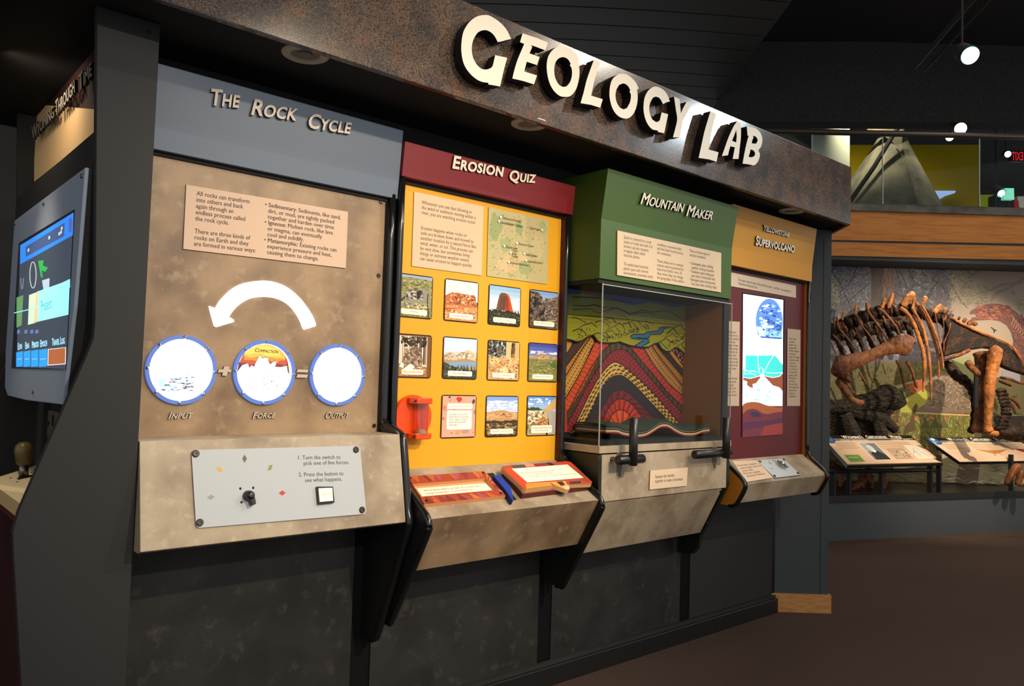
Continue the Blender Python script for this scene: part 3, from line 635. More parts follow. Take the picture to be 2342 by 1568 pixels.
text3(b, mp, NY, "Devil's Tower", (.67, .80), (.84, .80), (.67, .835), '#2e2a1c', bold=.01); b.flat(mp, NY, [(.875 + .016 * cos(i * pi / 5), .82 + .016 * sin(i * pi / 5)) for i in range(10)], '#f5f0e0')
b.build('map_panel', 'print', er)
# photo blocks
def clipx(v, a=0.0, c=1.0): return min(max(v, a), c)
def ridge(b, fn, pts, col, foot=0.0, rough=.012, seed=0, x0=0, x1=1):
    r = random.Random(seed); q = along(pts, 26); q = [(clipx(x, x0, x1), clipx(y + r.uniform(-rough, rough), 0, 1)) for x, y in q]
    b.flat(fn, NY, [(q[0][0], foot)] + q + [(q[-1][0], foot)], col)
def specks(b, fn, n, box, cols, size, seed=0, asp=1.0, inside=None, nrm=NY):
    r = random.Random(seed); x0, y0, x1, y1 = box; L0 = b.lay; b.lay += n // 5 + 1
    for i in range(n):
        x, y = r.uniform(x0, x1), r.uniform(y0, y1)
        if inside and not inside(x, y): continue
        s = size * r.uniform(.4, 1.3); a = r.uniform(0, pi); p = []
        for j in range(4):
            t = a + j * pi / 2 + r.uniform(-.4, .4); p.append((clipx(x + s * cos(t), x0, x1), clipx(y + s * asp * sin(t), y0, y1)))
        b.flat(fn, nrm, p, r.choice(cols), 0.00025 + 0.00002 * (L0 + 1) + 4e-6 * i)
def sky(b, fn, top, low, y0=.4):
    a, c = lin(top), lin(low)
    for i in range(6):
        t = i / 5; b.flat(fn, NY, [(0, 1 - (1 - y0) * i / 6), (1, 1 - (1 - y0) * i / 6), (1, y0), (0, y0)], tuple(a[j] + (c[j] - a[j]) * t for j in range(3)))
def ph_mining(b, f):
    b.flat(f, NY, [(0, 0), (1, 0), (1, 1), (0, 1)], '#8a8850'); b.flat(f, NY, [(0, .93), (.4, .95), (1, .92), (1, 1), (0, 1)], '#93a7c4')
    specks(b, f, 330, (0, .5, 1, .94), ['#5a6136', '#a39c62', '#737a44', '#c6bb84', '#474f30', '#9aa070'], .04, 1, .4)
    ridge(b, f, [(.02, .3), (.2, .5), (.5, .6), (.65, .72), (.95, .66), (.92, .3)], '#8e8874', .22, .015, 2)
    specks(b, f, 120, (.25, .4, .75, .66), ['#56524c', '#a8a294', '#39362f', '#c4bca6', '#77726a'], .05, 3, .5)
    b.flat(f, NY, [(.55, .62), (.68, .66), (.66, .48), (.58, .42)], '#26231f'); b.flat(f, NY, [(0, .3), (.25, .5), (.22, .42), (.03, .25)], '#33302a')
    specks(b, f, 130, (0, .02, 1, .34), ['#b3a66c', '#d8cb98', '#8c8250', '#6d6640', '#c7bd8c'], .04, 4, .6)
    b.line(f, NY, [(.88, .6), (.87, .4), (.9, .2), (.93, .0)], .012, '#2f2c22')
def ph_castle(b, f):
    sky(b, f, '#e8ddd0', '#fdf6ea', .5); specks(b, f, 40, (0, .75, 1, 1), ['#fffaf0', '#d8d2d0', '#f0e6da'], .08, 9, .5)
    ridge(b, f, [(0, .6), (.15, .66), (.2, .7), (.5, .69), (.9, .68), (.97, .5), (1, .4)], '#b9683a', 0, .012, 5)
    specks(b, f, 150, (.05, .4, .95, .66), ['#8d4823', '#d98a52', '#e7b184', '#a85a2e', '#6b3a20'], .045, 6, .7)
    ridge(b, f, [(0, .36), (.3, .40), (.6, .34), (1, .38)], '#d0905a', 0, .02, 7); specks(b, f, 140, (0, .02, 1, .36), ['#e8bf90', '#a86236', '#c98a58', '#8a5a34', '#efd2ac'], .04, 8, .5)
    b.flat(f, NY, [(0, .29), (.4, .32), (.36, .30), (.0, .25)], '#c4441c')
def ph_tower(b, f):
    sky(b, f, '#8db4d2', '#d8e4ea', .3); specks(b, f, 60, (0, .4, 1, .72), ['#f4f6f6', '#dfe8ec', '#eef2f0'], .07, 1, .45)
    b.flat(f, NY, [(.22, .38), (.27, .6), (.31, .76), (.36, .83), (.46, .845), (.58, .82), (.64, .76), (.7, .58), (.78, .36)], '#6b4430')
    b.flat(f, NY, [(.5, .36), (.52, .6), (.55, .80), (.62, .79), (.67, .7), (.72, .54), (.78, .36)], '#d4521c')
    r = random.Random(3)
    for i in range(26): x = r.uniform(.28, .72); b.line(f, NY, [(x, .4), (x * .6 + .19, .76)], .004, r.choice(['#3c281e', '#8b4c2c', '#a23f18', '#54372a']))
    ridge(b, f, [(0, .33), (.2, .38), (.5, .36), (.8, .38), (1, .3)], '#26281c', 0, .03, 2)
    for i in range(34): x = r.uniform(0, .97); h = r.uniform(.34, .44); b.flat(f, NY, [(x, .28), (x + .03, .28), (x + .015, h)], r.choice(['#1d2216', '#2d3220', '#3a3322']))
    specks(b, f, 130, (0, .02, 1, .3), ['#4d5a2c', '#2a3420', '#6b7038', '#3a3f24', '#5d4a2c'], .04, 4, .6)
def ph_canyon(b, f):
    sky(b, f, '#7d9fd0', '#b8c8dc', .4); ridge(b, f, [(.35, .7), (.6, .82), (.8, .86), (1, .92)], '#72625a', 0, .01, 1)
    b.flat(f, NY, [(0, 0), (0, .98), (.3, .96), (.42, .84), (.52, .62), (.6, .34), (.66, .2), (.6, 0)], '#4a4038')
    specks(b, f, 260, (0, .2, .56, .95), ['#2b2522', '#6e6056', '#8d7c6c', '#1d1a18', '#5a4c40'], .05, 2, 1.2, lambda x, y: x < .62 - .45 * (y - .3))
    specks(b, f, 160, (.5, .25, 1, .84), ['#8d7c6e', '#5d5048', '#a39486', '#6c5c50', '#4a423c'], .045, 3, .8)
    specks(b, f, 120, (0, .02, 1, .24), ['#4a4a2e', '#6e6644', '#8a7c58', '#33321f'], .05, 4, .4); b.flat(f, NY, [(.2, .14), (.7, .22), (.98, .26), (.8, .2), (.5, .12)], '#b7a58a')
def ph_boulder(b, f):
    b.flat(f, NY, [(0, 0), (1, 0), (1, 1), (0, 1)], '#7a4a22'); b.flat(f, NY, [(.12, 0), (.9, 0), (.9, .98), (.12, .98)], '#d9cbb4')
    r = random.Random(2)
    for i in range(24): x = r.uniform(.14, .86); w = r.uniform(.008, .022); b.flat(f, NY, [(x, .3), (x + w, .3), (x + w, .98), (x, .98)], r.choice(['#4a3826', '#6e573e', '#2b2118', '#8d7858']))
    specks(b, f, 70, (.16, .72, .88, .97), ['#3a2e20', '#594630', '#241c14'], .05, 3, .9)
    b.flat(f, NY, [(.2, .2), (.24, .5), (.36, .64), (.5, .72), (.62, .74), (.74, .6), (.78, .4), (.74, .2)], '#7a6350')
    specks(b, f, 160, (.24, .24, .74, .66), ['#9a826a', '#544232', '#b59c80', '#6a5440'], .04, 4, .9)
    ridge(b, f, [(.12, .3), (.4, .24), (.9, .26)], '#9c6c44', 0, .02, 5, .12, .9); specks(b, f, 60, (.13, .02, .89, .24), ['#b98a5c', '#7d5432', '#c9a070'], .04, 6, .5)
    b.flat(f, NY, [(.12, .24), (.2, .34), (.26, .3), (.24, .2)], '#eee4d2'); b.flat(f, NY, [(.24, .18), (.44, .32), (.56, .24), (.5, .18)], '#f2e8d6')
    b.flat(f, NY, [(.6, .24), (.72, .24), (.72, .21)], '#eae0cc')
def ph_basin(b, f):
    sky(b, f, '#bcd6e8', '#fdfaf4', .45); ridge(b, f, [(0, .6), (.15, .56), (.4, .58), (.6, .68), (.75, .74), (.85, .68), (1, .62)], '#cdb79a', 0, .014, 1)
    specks(b, f, 130, (0, .44, 1, .66), ['#a68c70', '#e6d6bc', '#8f7a66', '#d8c09a', '#b9a088'], .045, 2, .6); ridge(b, f, [(0, .46), (.3, .44), (.6, .5), (1, .46)], '#a38a6c', 0, .01, 9)
    b.flat(f, NY, [(.05, .36), (.5, .41), (1, .42), (1, .3), (.3, .26)], '#7f9cb8'); ridge(b, f, [(0, .4), (.15, .34), (.35, .28), (.55, .2), (1, .22)], '#3c4234', 0, .02, 3)
    r = random.Random(4)
    for i in range(24): x = r.uniform(.4, .96); h = r.uniform(.24, .38); b.flat(f, NY, [(x - .02, .1), (x + .03, .1), (x + .005, h)], r.choice(['#1f2a1e', '#2c3a26', '#33412e']))
    specks(b, f, 90, (0, .02, .6, .3), ['#5b6350', '#2a3026', '#7c8070', '#454c3a'], .04, 5, .6)
def ph_wedging(b, f):
    b.flat(f, NY, [(0, 0), (1, 0), (1, 1), (0, 1)], '#c69a62'); b.flat(f, NY, [(0, .6), (.55, .6), (.55, 1), (0, 1)], '#b9c4cc')
    specks(b, f, 190, (0, .58, .56, 1), ['#2f2a20', '#4d4632', '#8fa0ae', '#1f1c16', '#6d6248'], .05, 1, .9); specks(b, f, 60, (.7, .6, 1, 1), ['#3a3024', '#5c4c34', '#2a241a', '#8d7448'], .06, 2, 1)
    b.flat(f, NY, [(.5, .35), (.56, .7), (.56, 1), (.74, 1), (.72, .7), (.76, .35)], '#d8b47c'); b.flat(f, NY, [(.84, .4), (.86, 1), (1, 1), (1, .4)], '#caa46a')
    for i, (x, y, rx, ry) in enumerate(((.2, .48, .2, .1), (.55, .45, .16, .12), (.85, .42, .16, .12), (.15, .3, .2, .12), (.5, .26, .22, .08), (.85, .24, .18, .1))): blob(b, f, NY, clipx(x, rx, 1 - rx) , y, rx * .74, ry, ['#e2bc82', '#c4935a', '#d4a86c', '#b8854e', '#e8c894', '#cf9f62'][i], i, .3)
    specks(b, f, 170, (0, .02, 1, .6), ['#8a5a30', '#e8cc9c', '#6b4526', '#d9b07a', '#a8743f', '#f0d8b0'], .035, 4, .6)
def ph_rock(b, f):
    sky(b, f, '#4046a0', '#7f90cc', .5); specks(b, f, 34, (0, .72, 1, .8), ['#eef0f6', '#c9d0e4', '#dfe2ee'], .05, 1, .5)
    ridge(b, f, [(0, .62), (.2, .69), (.45, .75), (.7, .71), (1, .66)], '#a68660', 0, .008, 2); specks(b, f, 70, (.0, .58, 1, .68), ['#c4a47c', '#8c6c4c', '#b0906a'], .05, 3, .4)
    ridge(b, f, [(0, .6), (.5, .58), (1, .6)], '#7d7c42', 0, .008, 4); specks(b, f, 190, (0, .02, 1, .57), ['#98945a', '#63683a', '#b3a66c', '#4d5630', '#8a7848'], .05, 5, .35); blob(b, f, NY, .88, .44, .1, .08, '#4e6a34', 6)
def ph_dunes(b, f):
    sky(b, f, '#7d9cd0', '#c9d8e8', .5); specks(b, f, 60, (0, .66, 1, .9), ['#f2f4f6', '#dce4ee', '#e8ecf0'], .08, 1, .3)
    ridge(b, f, [(0, .6), (.3, .64), (.5, .66), (.75, .61), (1, .6)], '#b98a5c', 0, .006, 2); b.flat(f, NY, [(.44, .5), (.54, .58), (.66, .49), (.6, .51), (.55, .54)], '#5d4026')
    specks(b, f, 80, (0, .44, 1, .58), ['#cfa272', '#a07048', '#dcb487'], .06, 3, .25); ridge(b, f, [(0, .4), (.5, .38), (1, .4)], '#3d3324', 0, .014, 4)
    specks(b, f, 170, (0, .02, 1, .33), ['#8a6a3e', '#5a4426', '#a88650', '#6e5a38', '#c09a64'], .05, 5, .4)
def ph_flood(b, f):
    sky(b, f, '#5f90d4', '#b4d0ea', .5); specks(b, f, 26, (0, .76, .8, .96), ['#eef4f8', '#d4e2f0'], .06, 1, .4)
    ridge(b, f, [(0, .70), (.2, .73), (.4, .70), (.6, .66)], '#3a4630', .4, .02, 2, 0, .7); b.flat(f, NY, [(.4, .6), (.7, .75), (.98, .98), (1, .9), (1, .7), (.7, .55)], '#c9a468')
    b.flat(f, NY, [(0, .65), (.3, .62), (.6, .64), (.72, .5), (.66, 0), (0, 0)], '#b7a27a'); specks(b, f, 170, (0, .3, .66, .64), ['#e2d4b4', '#8a7450', '#d2bc90', '#6d5a3c', '#f0e6cc'], .05, 3, .5)
    b.flat(f, NY, [(.66, .66), (1, .6), (1, 0), (.72, 0), (.76, .3)], '#a9a196'); b.flat(f, NY, [(.3, .3), (.55, .5), (.7, .36), (.74, .2), (.3, .14)], '#a5703c'); specks(b, f, 80, (.32, .14, .72, .4), ['#c48c52', '#7d5028', '#d8a870', '#8f6034'], .045, 4, .6)
    specks(b, f, 60, (0, .04, .3, .3), ['#8c8a5c', '#b0a478', '#6c6a44'], .05, 5, .6)
def ph_text(b, f):
    b.flat(f, NY, [(0, 0), (1, 0), (1, 1), (0, 1)], '#d2a08a'); r = random.Random(8)
    for i in range(46): blob(b, f, NY, r.uniform(.05, .95), r.uniform(.04, .96), r.uniform(.008, .03), r.uniform(.008, .02), r.choice(['#a8583c', '#7d6a60', '#c98a70', '#5a4c48', '#e0b8a4']), i, .4, 7)
    for i, (x, y, rx, ry, c) in enumerate(((.5, .92, .12, .08, '#c4372a'), (.2, .97, .05, .03, '#3c3638'), (.93, .87, .05, .07, '#3c3f42'), (.06, .72, .06, .06, '#d8764c'), (.5, .12, .09, .06, '#d29a4c'), (.72, .13, .13, .06, '#b08a86'), (.05, .45, .05, .05, '#c87850'), (.97, .6, .03, .08, '#8f7468'))): blob(b, f, NY, clipx(x, rx, 1 - rx), clipx(y, ry, 1 - ry), rx * .75, ry * .75, c, i + 60, .3, 9)
    b.flat(f, NY, rquad([(.14, .82), (.90, .82), (.90, .68), (.14, .68)], .3), '#f3ead8'); text3(b, f, NY, 'Cirque of the Towers', (.22, .73), (.82, .73), (.22, .77), '#5c4a3c')
    b.flat(f, NY, rquad([(.13, .65), (.89, .65), (.89, .18), (.13, .18)], .12), '#f3ead8')
    block(b, f, NY, ["A cirque is a circular", "bowl left in a mountain", "from a glacier. These", "were formed 8,500", "years ago."], (.21, .58), (.21, .28), (.80, .28), '#3d342c')
def caption(b, f, s, two=None, x0=.13, x1=.87):
    hh = .13 if not two else .2
    b.flat(f, NY, rquad([(x0, .05 + hh), (x1, .05 + hh), (x1, .05), (x0, .05)], .3), '#f1e6d0')
    cx = (x0 + x1) / 2
    for i, t in enumerate([s] if not two else [s, two]):
        w = min(.34, .0175 * len(t)); y = .095 if not two else .165 - .075 * i
        text3(b, f, NY, t, (cx - w, y), (cx + w, y), (cx - w, y + .045), '#55453a')
TILES = [((905.8, 622), (986.6, 730.5), ph_mining, 'Mining', 'photo block captioned Mining with grey pit on green hills'), ((1016.9, 635.6), (1091.3, 739.5), ph_castle, 'Castle Gardens', 'photo block captioned Castle Gardens with orange bluff'), ((1117.5, 649), (1188.3, 748), ph_tower, "Devil's Tower", "photo block captioned Devil's Tower with orange-lit butte"), ((1210.7, 660.4), (1275.3, 755.2), ph_canyon, 'Wind River Canyon', 'photo block captioned Wind River Canyon with dark cliffs'),
    ((901, 760.5), (983.8, 865), ph_boulder, 'Glacial Boulder', 'photo block captioned Glacial Boulder, slightly turned in its slot'), ((1013.3, 768.4), (1089, 868), ph_basin, 'Titcomb Basin', 'photo block captioned Titcomb Basin with pale peaks over a lake'), ((1115.3, 776), (1186, 871.5), ph_wedging, 'Root Wedging', 'photo block captioned Root Wedging with tan roots and rocks'), ((1207.9, 782), (1273, 874.3), ph_rock, 'Independence Rock', 'photo block captioned Independence Rock under deep blue sky'),
    ((1009.6, 902.2), (1086.2, 999.8), ph_text, None, 'block turned to its pink text side, Cirque of the Towers'), ((1111, 903.8), (1182.6, 997.3), ph_dunes, 'Killpecker Sand Dunes', 'photo block captioned Killpecker Sand Dunes'), ((1205, 904), (1270, 995), ph_flood, ('Yellowstone National', 'Park Flooding'), 'photo block captioned Yellowstone National Park Flooding')]
for tl, br, fn, cap, lb in TILES:
    p0 = PY(*tl, YE); p1 = PY(*br, YE); x0, x1, z1, z0 = p0.x, p1.x, p0.z, p1.z
    turned = fn is ph_boulder
    b = MB(); b.prism([V(x, YE - .003, z) for x, z in rquad([(x0, z1), (x1, z1), (x1, z0), (x0, z0)], .07)], (0, .003, 0), '#2a1a0d', '#2a1a0d')
    tile = lab(b.build('photo_block', 'print', er), lb)
    mg = .005; f = lambda u, v, x0=x0, x1=x1, z0=z0, z1=z1: V(x0 + mg + (x1 - x0 - 2 * mg) * u, YE - .0035, z0 + mg + (z1 - z0 - 2 * mg) * v)
    b = MB(); fn(b, f)
    if cap: caption(b, f, cap if isinstance(cap, str) else cap[0], None if isinstance(cap, str) else cap[1], *((.2, .8) if turned else (.13, .87)))
    b.build('picture', 'print', tile)
# orange hourglass wheel standing in for the last block
sc_ = lambda x, y: (880 + x / 3.564, 600 + y / 3.564)
c0 = PY(*sc_(228, 1258), YE - .015); R = abs(PY(*sc_(228, 1078), YE - .015).z - c0.z)
b = MB(); b.lathe((c0.x, YE, c0.z), NY, [(R * .9, 0), (R, .004), (R, .02), (R * .96, .025), (.0005, .025)], n=48); wh = lab(b.build('timer_wheel', 'orange_plastic', er), 'round orange wheel carrying a clear sand timer')
cx = c0.x + .012
for zz, nm in ((c0.z + R * .72, 1), (c0.z - R * .86, 0)):
    b = MB(); b.prism([V(cx + a, YE - y, zz - .011) for a, y in ((-.05, .02), (-.05, .045), (-.03, .075), (.03, .082), (.052, .07), (.052, .02))], (0, 0, .026)); br_ = b.build('timer_bracket', 'orange_plastic', wh, bevel=.004)
    screw_mesh('bracket_screw', .005, NY, V(cx - .036, YE - .068, zz + .002), wh)
b = MB(); b.lathe((cx + .006, YE - .052, c0.z - R * .78), NZ, [(.032, 0), (.032, R * 1.45)], n=28); b.build('timer_tube', 'tube_clear', wh, smooth=True)
b = MB(); b.lathe((cx + .006, YE - .052, c0.z - R * .74), NZ, [(.029, 0), (.029, .010), (.012, .02), (.0005, .022)], '#b5a682', n=20); b.build('sand', 'print', wh, smooth=True)
# console shelf and its two boards
EO, EN = tilt(2.868, 1.152, 2.565, .99)
EN = V(0, -.162, .303).normalized(); ep = lambda h=0.0: onP(V(0, 2.868, 1.152) + EN * h, EN)
b = MB(); b.prism([(1.832, 2.90, 1.152), (1.832, 2.868, 1.152), (1.832, 2.565, .99), (1.832, 2.90, .99)], (.983, 0, 0)); b.build('console', 'stone_tan', er, bevel=.0015)
b = MB(); b.prism([(1.832, 2.565, .9895), (1.832, 2.70, .757), (1.832, 2.90, .757), (1.832, 2.90, .9895)], (.983, 0, 0)); b.build('console_front', 'stone_brown', er)  # same laminate as the shelf; the browner material carries its shading
k = lambda x, y: (880 + x / 4.337, 1000 + y / 4.337)
h = .018; f = ep(h); b = MB()
out = [k(232, 385), k(985, 335), k(1200, 575), k(392, 660)]; inn = [k(270, 462), k(995, 405), k(1105, 520), k(365, 588)]
o3 = [f(*p) for p in out]; i3 = [f(*p) for p in inn]
for i in range(4):
    b.prism([o3[i], o3[(i + 1) % 4], i3[(i + 1) % 4], i3[i]], -EN * h, '#9c4028', '#c98a5c')
rr = random.Random(4)
cen = [sum(p[0] for p in out) / 4, sum(p[1] for p in out) / 4]
for i in range(4):
    for j in range(9):
        t = (j + rr.random()) / 9.3; p, q = out[i], out[(i + 1) % 4]; ip, iq = inn[i], inn[(i + 1) % 4]
        A_ = (p[0] + (q[0] - p[0]) * t, p[1] + (q[1] - p[1]) * t); B_ = (ip[0] + (iq[0] - ip[0]) * min(t + .08, 1), ip[1] + (iq[1] - ip[1]) * min(t + .08, 1)); t2 = min(t + .1, 1)
        C_ = (p[0] + (q[0] - p[0]) * t2, p[1] + (q[1] - p[1]) * t2)
        b.flat(f, EN, [A_, C_, B_], rr.choice(['#b5582e', '#8a3040', '#c4683a', '#7d2c22', '#a44a5a']))
fr = lab(b.build('answer_frame', 'print', er), 'red marbled frame around a recessed white text strip')
for x, y in ((250, 405), (975, 352), (1150, 555), (412, 628)): screw_mesh('frame_screw', .006, EN, f(*k(x, y)), fr)
b = MB(); f2 = ep(.004); b.prism([f2(*p) for p in inn], -EN * .004, '#c99a5e'); b.flat(f2, EN, [k(318, 505), k(1000, 452), k(1068, 522), k(372, 584)], '#efe3cc')
text3(b, f2, EN, 'Wind blew debris at two of us and, like', k(388, 540), k(940, 492), k(380, 517), '#4a3c30'); text3(b, f2, EN, 'using sandpaper, it smoothed us.', k(412, 570), k(880, 527), k(402, 546), '#4a3c30')
b.build('answer_strip', 'print', fr)
h = .045; f = ep(h)
pol = [(1165, 285), (1250, 275), (1400, 265), (1815, 235), (1850, 245), (2057, 440), (2050, 462), (1830, 470), (1815, 450), (1838, 500), (1828, 518), (1795, 520), (1672, 475), (1660, 482), (1400, 515), (1370, 500), (1170, 315)]
b = MB(); b.prism([f(*k(*p)) for p in pol], -EN * .018, '#a8482c', '#c9a06a')
pt = lambda ps, c: b.flat(f, EN, [k(*p) for p in ps], c)
pt([(1250, 277), (1380, 268), (1400, 300), (1290, 305)], '#4c4a48'); pt([(1385, 268), (1470, 262), (1490, 285), (1410, 292)], '#cf8a72'); pt([(1475, 262), (1590, 254), (1620, 280), (1500, 288)], '#8c2c28'); pt([(1590, 254), (1640, 250), (1690, 272), (1640, 276)], '#26242a'); pt([(1700, 245), (1815, 237), (1850, 247), (1925, 320), (1800, 268)], '#c4402a'); pt([(1925, 330), (2040, 440), (1985, 445), (1900, 345)], '#96402c')
pt([(1185, 310), (1240, 300), (1420, 450), (1390, 500)], '#c4452a'); pt([(1400, 455), (1560, 445), (1640, 440), (1660, 478), (1402, 510)], '#cc8a3a'); pt([(1640, 440), (1790, 432), (1830, 500), (1790, 515), (1680, 470)], '#d09a4c'); pt([(1700, 440), (1760, 436), (1790, 470), (1750, 480)], '#3a2c26'); pt([(1770, 490), (1825, 470), (1834, 512), (1800, 518)], '#e2b8a0'); pt([(1830, 440), (1950, 430), (1940, 455), (1840, 462)], '#3c3436')
pt([(1258, 310), (1812, 268), (1972, 400), (1415, 446)], '#f2e6d0')
for i, s in enumerate(('1.  Match the tiles above to the one on the left.', '2.  Check your answer under the flap.', '3.  Use the hourglass to see if you do them all before time runs out!')):
    y = 362 + i * 22; x = 1330 + i * 24; w = (360, 320, 520)[i]; text3(b, f, EN, s, k(x, y), k(x + w, y - w * .08), k(x - 11, y - 15), '#3c3128')
bd = lab(b.build('rules_board', 'print', er), 'raised cut-out board with pointing hand and white rules label')
b = MB(); f3 = ep(.027); b.prism([f3(*k(*p)) for p in [(1175, 330), (1810, 285), (2030, 480), (1370, 560)]], -EN * .026, '#7a4a34', '#5a2a24'); b.build('board_riser', 'print', er)
b = MB(); b.prism([ep(.0015)(*k(*p)) for p in [(1015, 355), (1075, 350), (1310, 615), (1262, 622)]], -EN * .0015, '#1c1a1a'); b.build('slider_slot', 'print', er)
b = MB(); f4 = ep(.03); b.prism([f4(*k(*p)) for p in [(1075, 375), (1135, 362), (1250, 480), (1280, 615), (1262, 618), (1190, 510)]], -EN * .028, '#1e3a96', '#16245c'); lab(b.build('blue_slider', 'print', er, bevel=.004), 'bright blue ridged slider standing in a slot')
# ================================================================ MOUNTAIN MAKER
mm = thing('mountain_maker_kiosk', 'kiosk under the green header MOUNTAIN MAKER with a clear display box over stone-look panels', 'exhibit kiosk', (3.42, 2.9, .58))
MMP = [(2.955, 1.20), (2.625, 1.20), (2.618, 1.17), (2.612, 1.0), (2.618, .97), (2.66, .89), (2.785, .665), (2.80, .60), (2.835, .55), (2.87, .537), (2.955, .536)]
for x0, x1 in ((2.862, 2.884), (3.955, 3.985)):
    b = MB(); b.prism([(x0, y, z) for y, z in MMP], (x1 - x0, 0, 0)); b.build('side_panel', 'dark_green', mm)
XM = (2.845, 3.984)
hd = header(mm, XM[0], XM[1], [(2.584, 2.61), (2.622, 2.365), (2.624, 2.067)], 2.92, '#375019')
HO, HN = tilt(2.583, 2.60, 2.622, 2.365); hp = onP(HO, HN)
k = lambda x, y: (1280 + x / 4.355, 360 + y / 4.355)
for s, bl, br, tl in (('Mountain', (790, 462), (1205, 545), (826, 350)), ('Maker', (1245, 582), (1500, 620), (1278, 472))):
    b = MB(); text3(b, hp, HN, s, k(*bl), k(*br), k(*tl), '#ded5c4', small=True, bold=.03, depth=.009, side='#171b14', lift=.002); b.build('header_lettering', 'print', mm)
pm = onY(2.617); b = MB(); c = [(1412, 526.5), (1649.7, 578), (1649, 668.4), (1411.3, 628.7)]; b.prism([pm(*q) for q in c], (0, .006, 0), '#bfab90', '#8a5a30')
block(b, pm, NY, ["Earth is covered in a crust", "made of rocks and soil. It is", "broken up into massive,", "irregular slabs called", "tectonic plates.", "", "To understand tectonic", "plate's past and current", "movements, scientists study"], (1427, 538), (1426.3, 626.4), (1493, 636), '#4a4036')
block(b, pm, NY, ["coastlines, mountain-belts,", "and the fossil record across", "the continents.", "", "These plates are in constant", "motion and are powered by", "heat from Earth's core. As", "they move, they can change", "the geography of the surface."], (1502.7, 554), (1502.7, 636.7), (1565, 647), '#4a4036')
block(b, pm, NY, ["There are three types of", "tectonic movement:", "", "\u2022 Convergent: plates colliding", "   together, forming mountains", "\u2022 Transform: plates sliding past", "   each other, forming fault lines", "\u2022 Divergent: plates moving away", "   from each other, forming ridges"], (1577, 569), (1577, 650.5), (1639, 660), '#4a4036', strong=("\u2022 Convergent", "\u2022 Transform", "\u2022 Divergent"))
b.build('text_placard', 'print', mm)
# display box: painted back, brown inner walls, clear panes
YB = 2.945
b = MB(); b.box((3.955, 2.66, 1.24), (3.985, YB, 2.067)); b.build('inner_wall', 'brown_wall', mm)
b = MB(); b.box((3.953, 2.648, 1.2405), (3.9855, 2.659, 2.045)); b.build('wall_edge', 'black', mm)
b = MB(); b.box((2.862, YB, 1.20), (3.99, YB + .01, 2.3)); b.build('back_board', 'black_matte', mm)
b = MB(); b.box((2.848, 2.634, 2.046), (3.984, 2.93, 2.0665)); b.build('box_lid', 'black_matte', mm)
b = MB(); b.box((2.862, 2.612, 1.205), (3.995, 2.945, 1.24)); shelf = b.build('shelf', 'stone_tan', mm, bevel=.0015)
b = MB(); b.box((2.90, 2.645, 1.24), (3.95, 2.94, 1.262)); b.build('box_floor', 'black_matte', mm)
for x0, y0, x1, y1 in ((2.872, 2.626, 3.99, 2.632), (2.872, 2.633, 2.878, 2.92), (3.986, 2.633, 3.992, 2.70)):
    b = MB(); b.box((x0, y0, 1.2405), (x1, y1, 2.045)); g = b.build('clear_pane', 'acrylic', mm)
b = MB(); b.box((2.8665, 2.6205, 1.2405), (2.8705, 2.6255, 2.045)); b.box((2.872, 2.6225, 2.038), (3.99, 2.6255, 2.042)); b.box((3.9925, 2.6205, 1.2405), (3.9955, 2.6255, 2.045)); b.build('pane_edges', 'pane_edge', mm)
# strata picture on the back board
pb = onY(YB - .001); b = MB()
k5 = lambda P: [(1290 + x / 7.807, 660 + y / 7.807) for x, y in P]; k6 = lambda P: [(1290 + x / 7.127, 800 + y / 7.127) for x, y in P]
def FF(P, c): b.flat(pb, NY, P, c)
DK = '#241a22'; FX0, FX1 = 1255, 1572
def cl(P): return [(min(x, 1567.0), max(min(y, 990), 640)) for x, y in P]
def under(P, c, foot=988):
    P = spline(P, 5); FF([(P[0][0], foot)] + P + [(P[-1][0], foot)], c); b.line(pb, NY, P, 1.0, DK)
FF([(FX0, 600), (1567, 650), (1567, 985), (FX0, 985)], DK)
# outer wings, left then right (bands run down to the outside)
def wing(A, B, c, pat=None, dc=DK, n=26, rows=3, ln=.45):
    A, B = spline(A, 4), spline(B, 4); FF(A + B[::-1], c)
    if pat:
        a, q = along(A, n), along(B, n); b.lay += 1; LF = .00025 + .00002 * b.lay
        for j in range(rows):
            t = (j + .5) / rows
            for i in range(n):
                if (i + j) % 1: continue
                s = .5 * (j % 2)
                def at(u):
                    u = min(max(u, 0), n); i0 = min(int(u), n - 1); f = u - i0
                    p = [a[i0][m] + (a[i0 + 1][m] - a[i0][m]) * f for m in (0, 1)]; r = [q[i0][m] + (q[i0 + 1][m] - q[i0][m]) * f for m in (0, 1)]
                    return (p[0] + (r[0] - p[0]) * t, p[1] + (r[1] - p[1]) * t)
                p0, p1 = at(i + s), at(i + s + ln)
                if math.dist(p0, p1) < .4: continue
                b.line(pb, NY, [p0, p1], pat, dc, LF)
    b.line(pb, NY, A, .8, DK); b.line(pb, NY, B, .8, DK)
E_L = [(FX0, 985)]
FF(k5([(-280, 600), (-280, 1700), (60, 1250), (160, 960), (100, 900)]), '#c98a34')
wing(k5([(160, 950), (60, 1130), (-280, 1500)]), k5([(420, 870), (80, 1320), (-280, 1800)]), '#4b3026', .7, '#2a1a16', 16, 3)
wing(k5([(420, 870), (80, 1320), (-280, 1800)]), k5([(475, 850), (300, 1110), (80, 1470), (-280, 2050)]), '#c47a2c', .9, DK, 22, 2, .3)
wing(k5([(475, 850), (300, 1110), (80, 1470), (-280, 2050)]), k5([(545, 960), (420, 1210), (250, 1561), (-20, 2020), (-280, 2500)]), '#c98c3c', .8, DK, 26, 3, .55)
RT = 2185
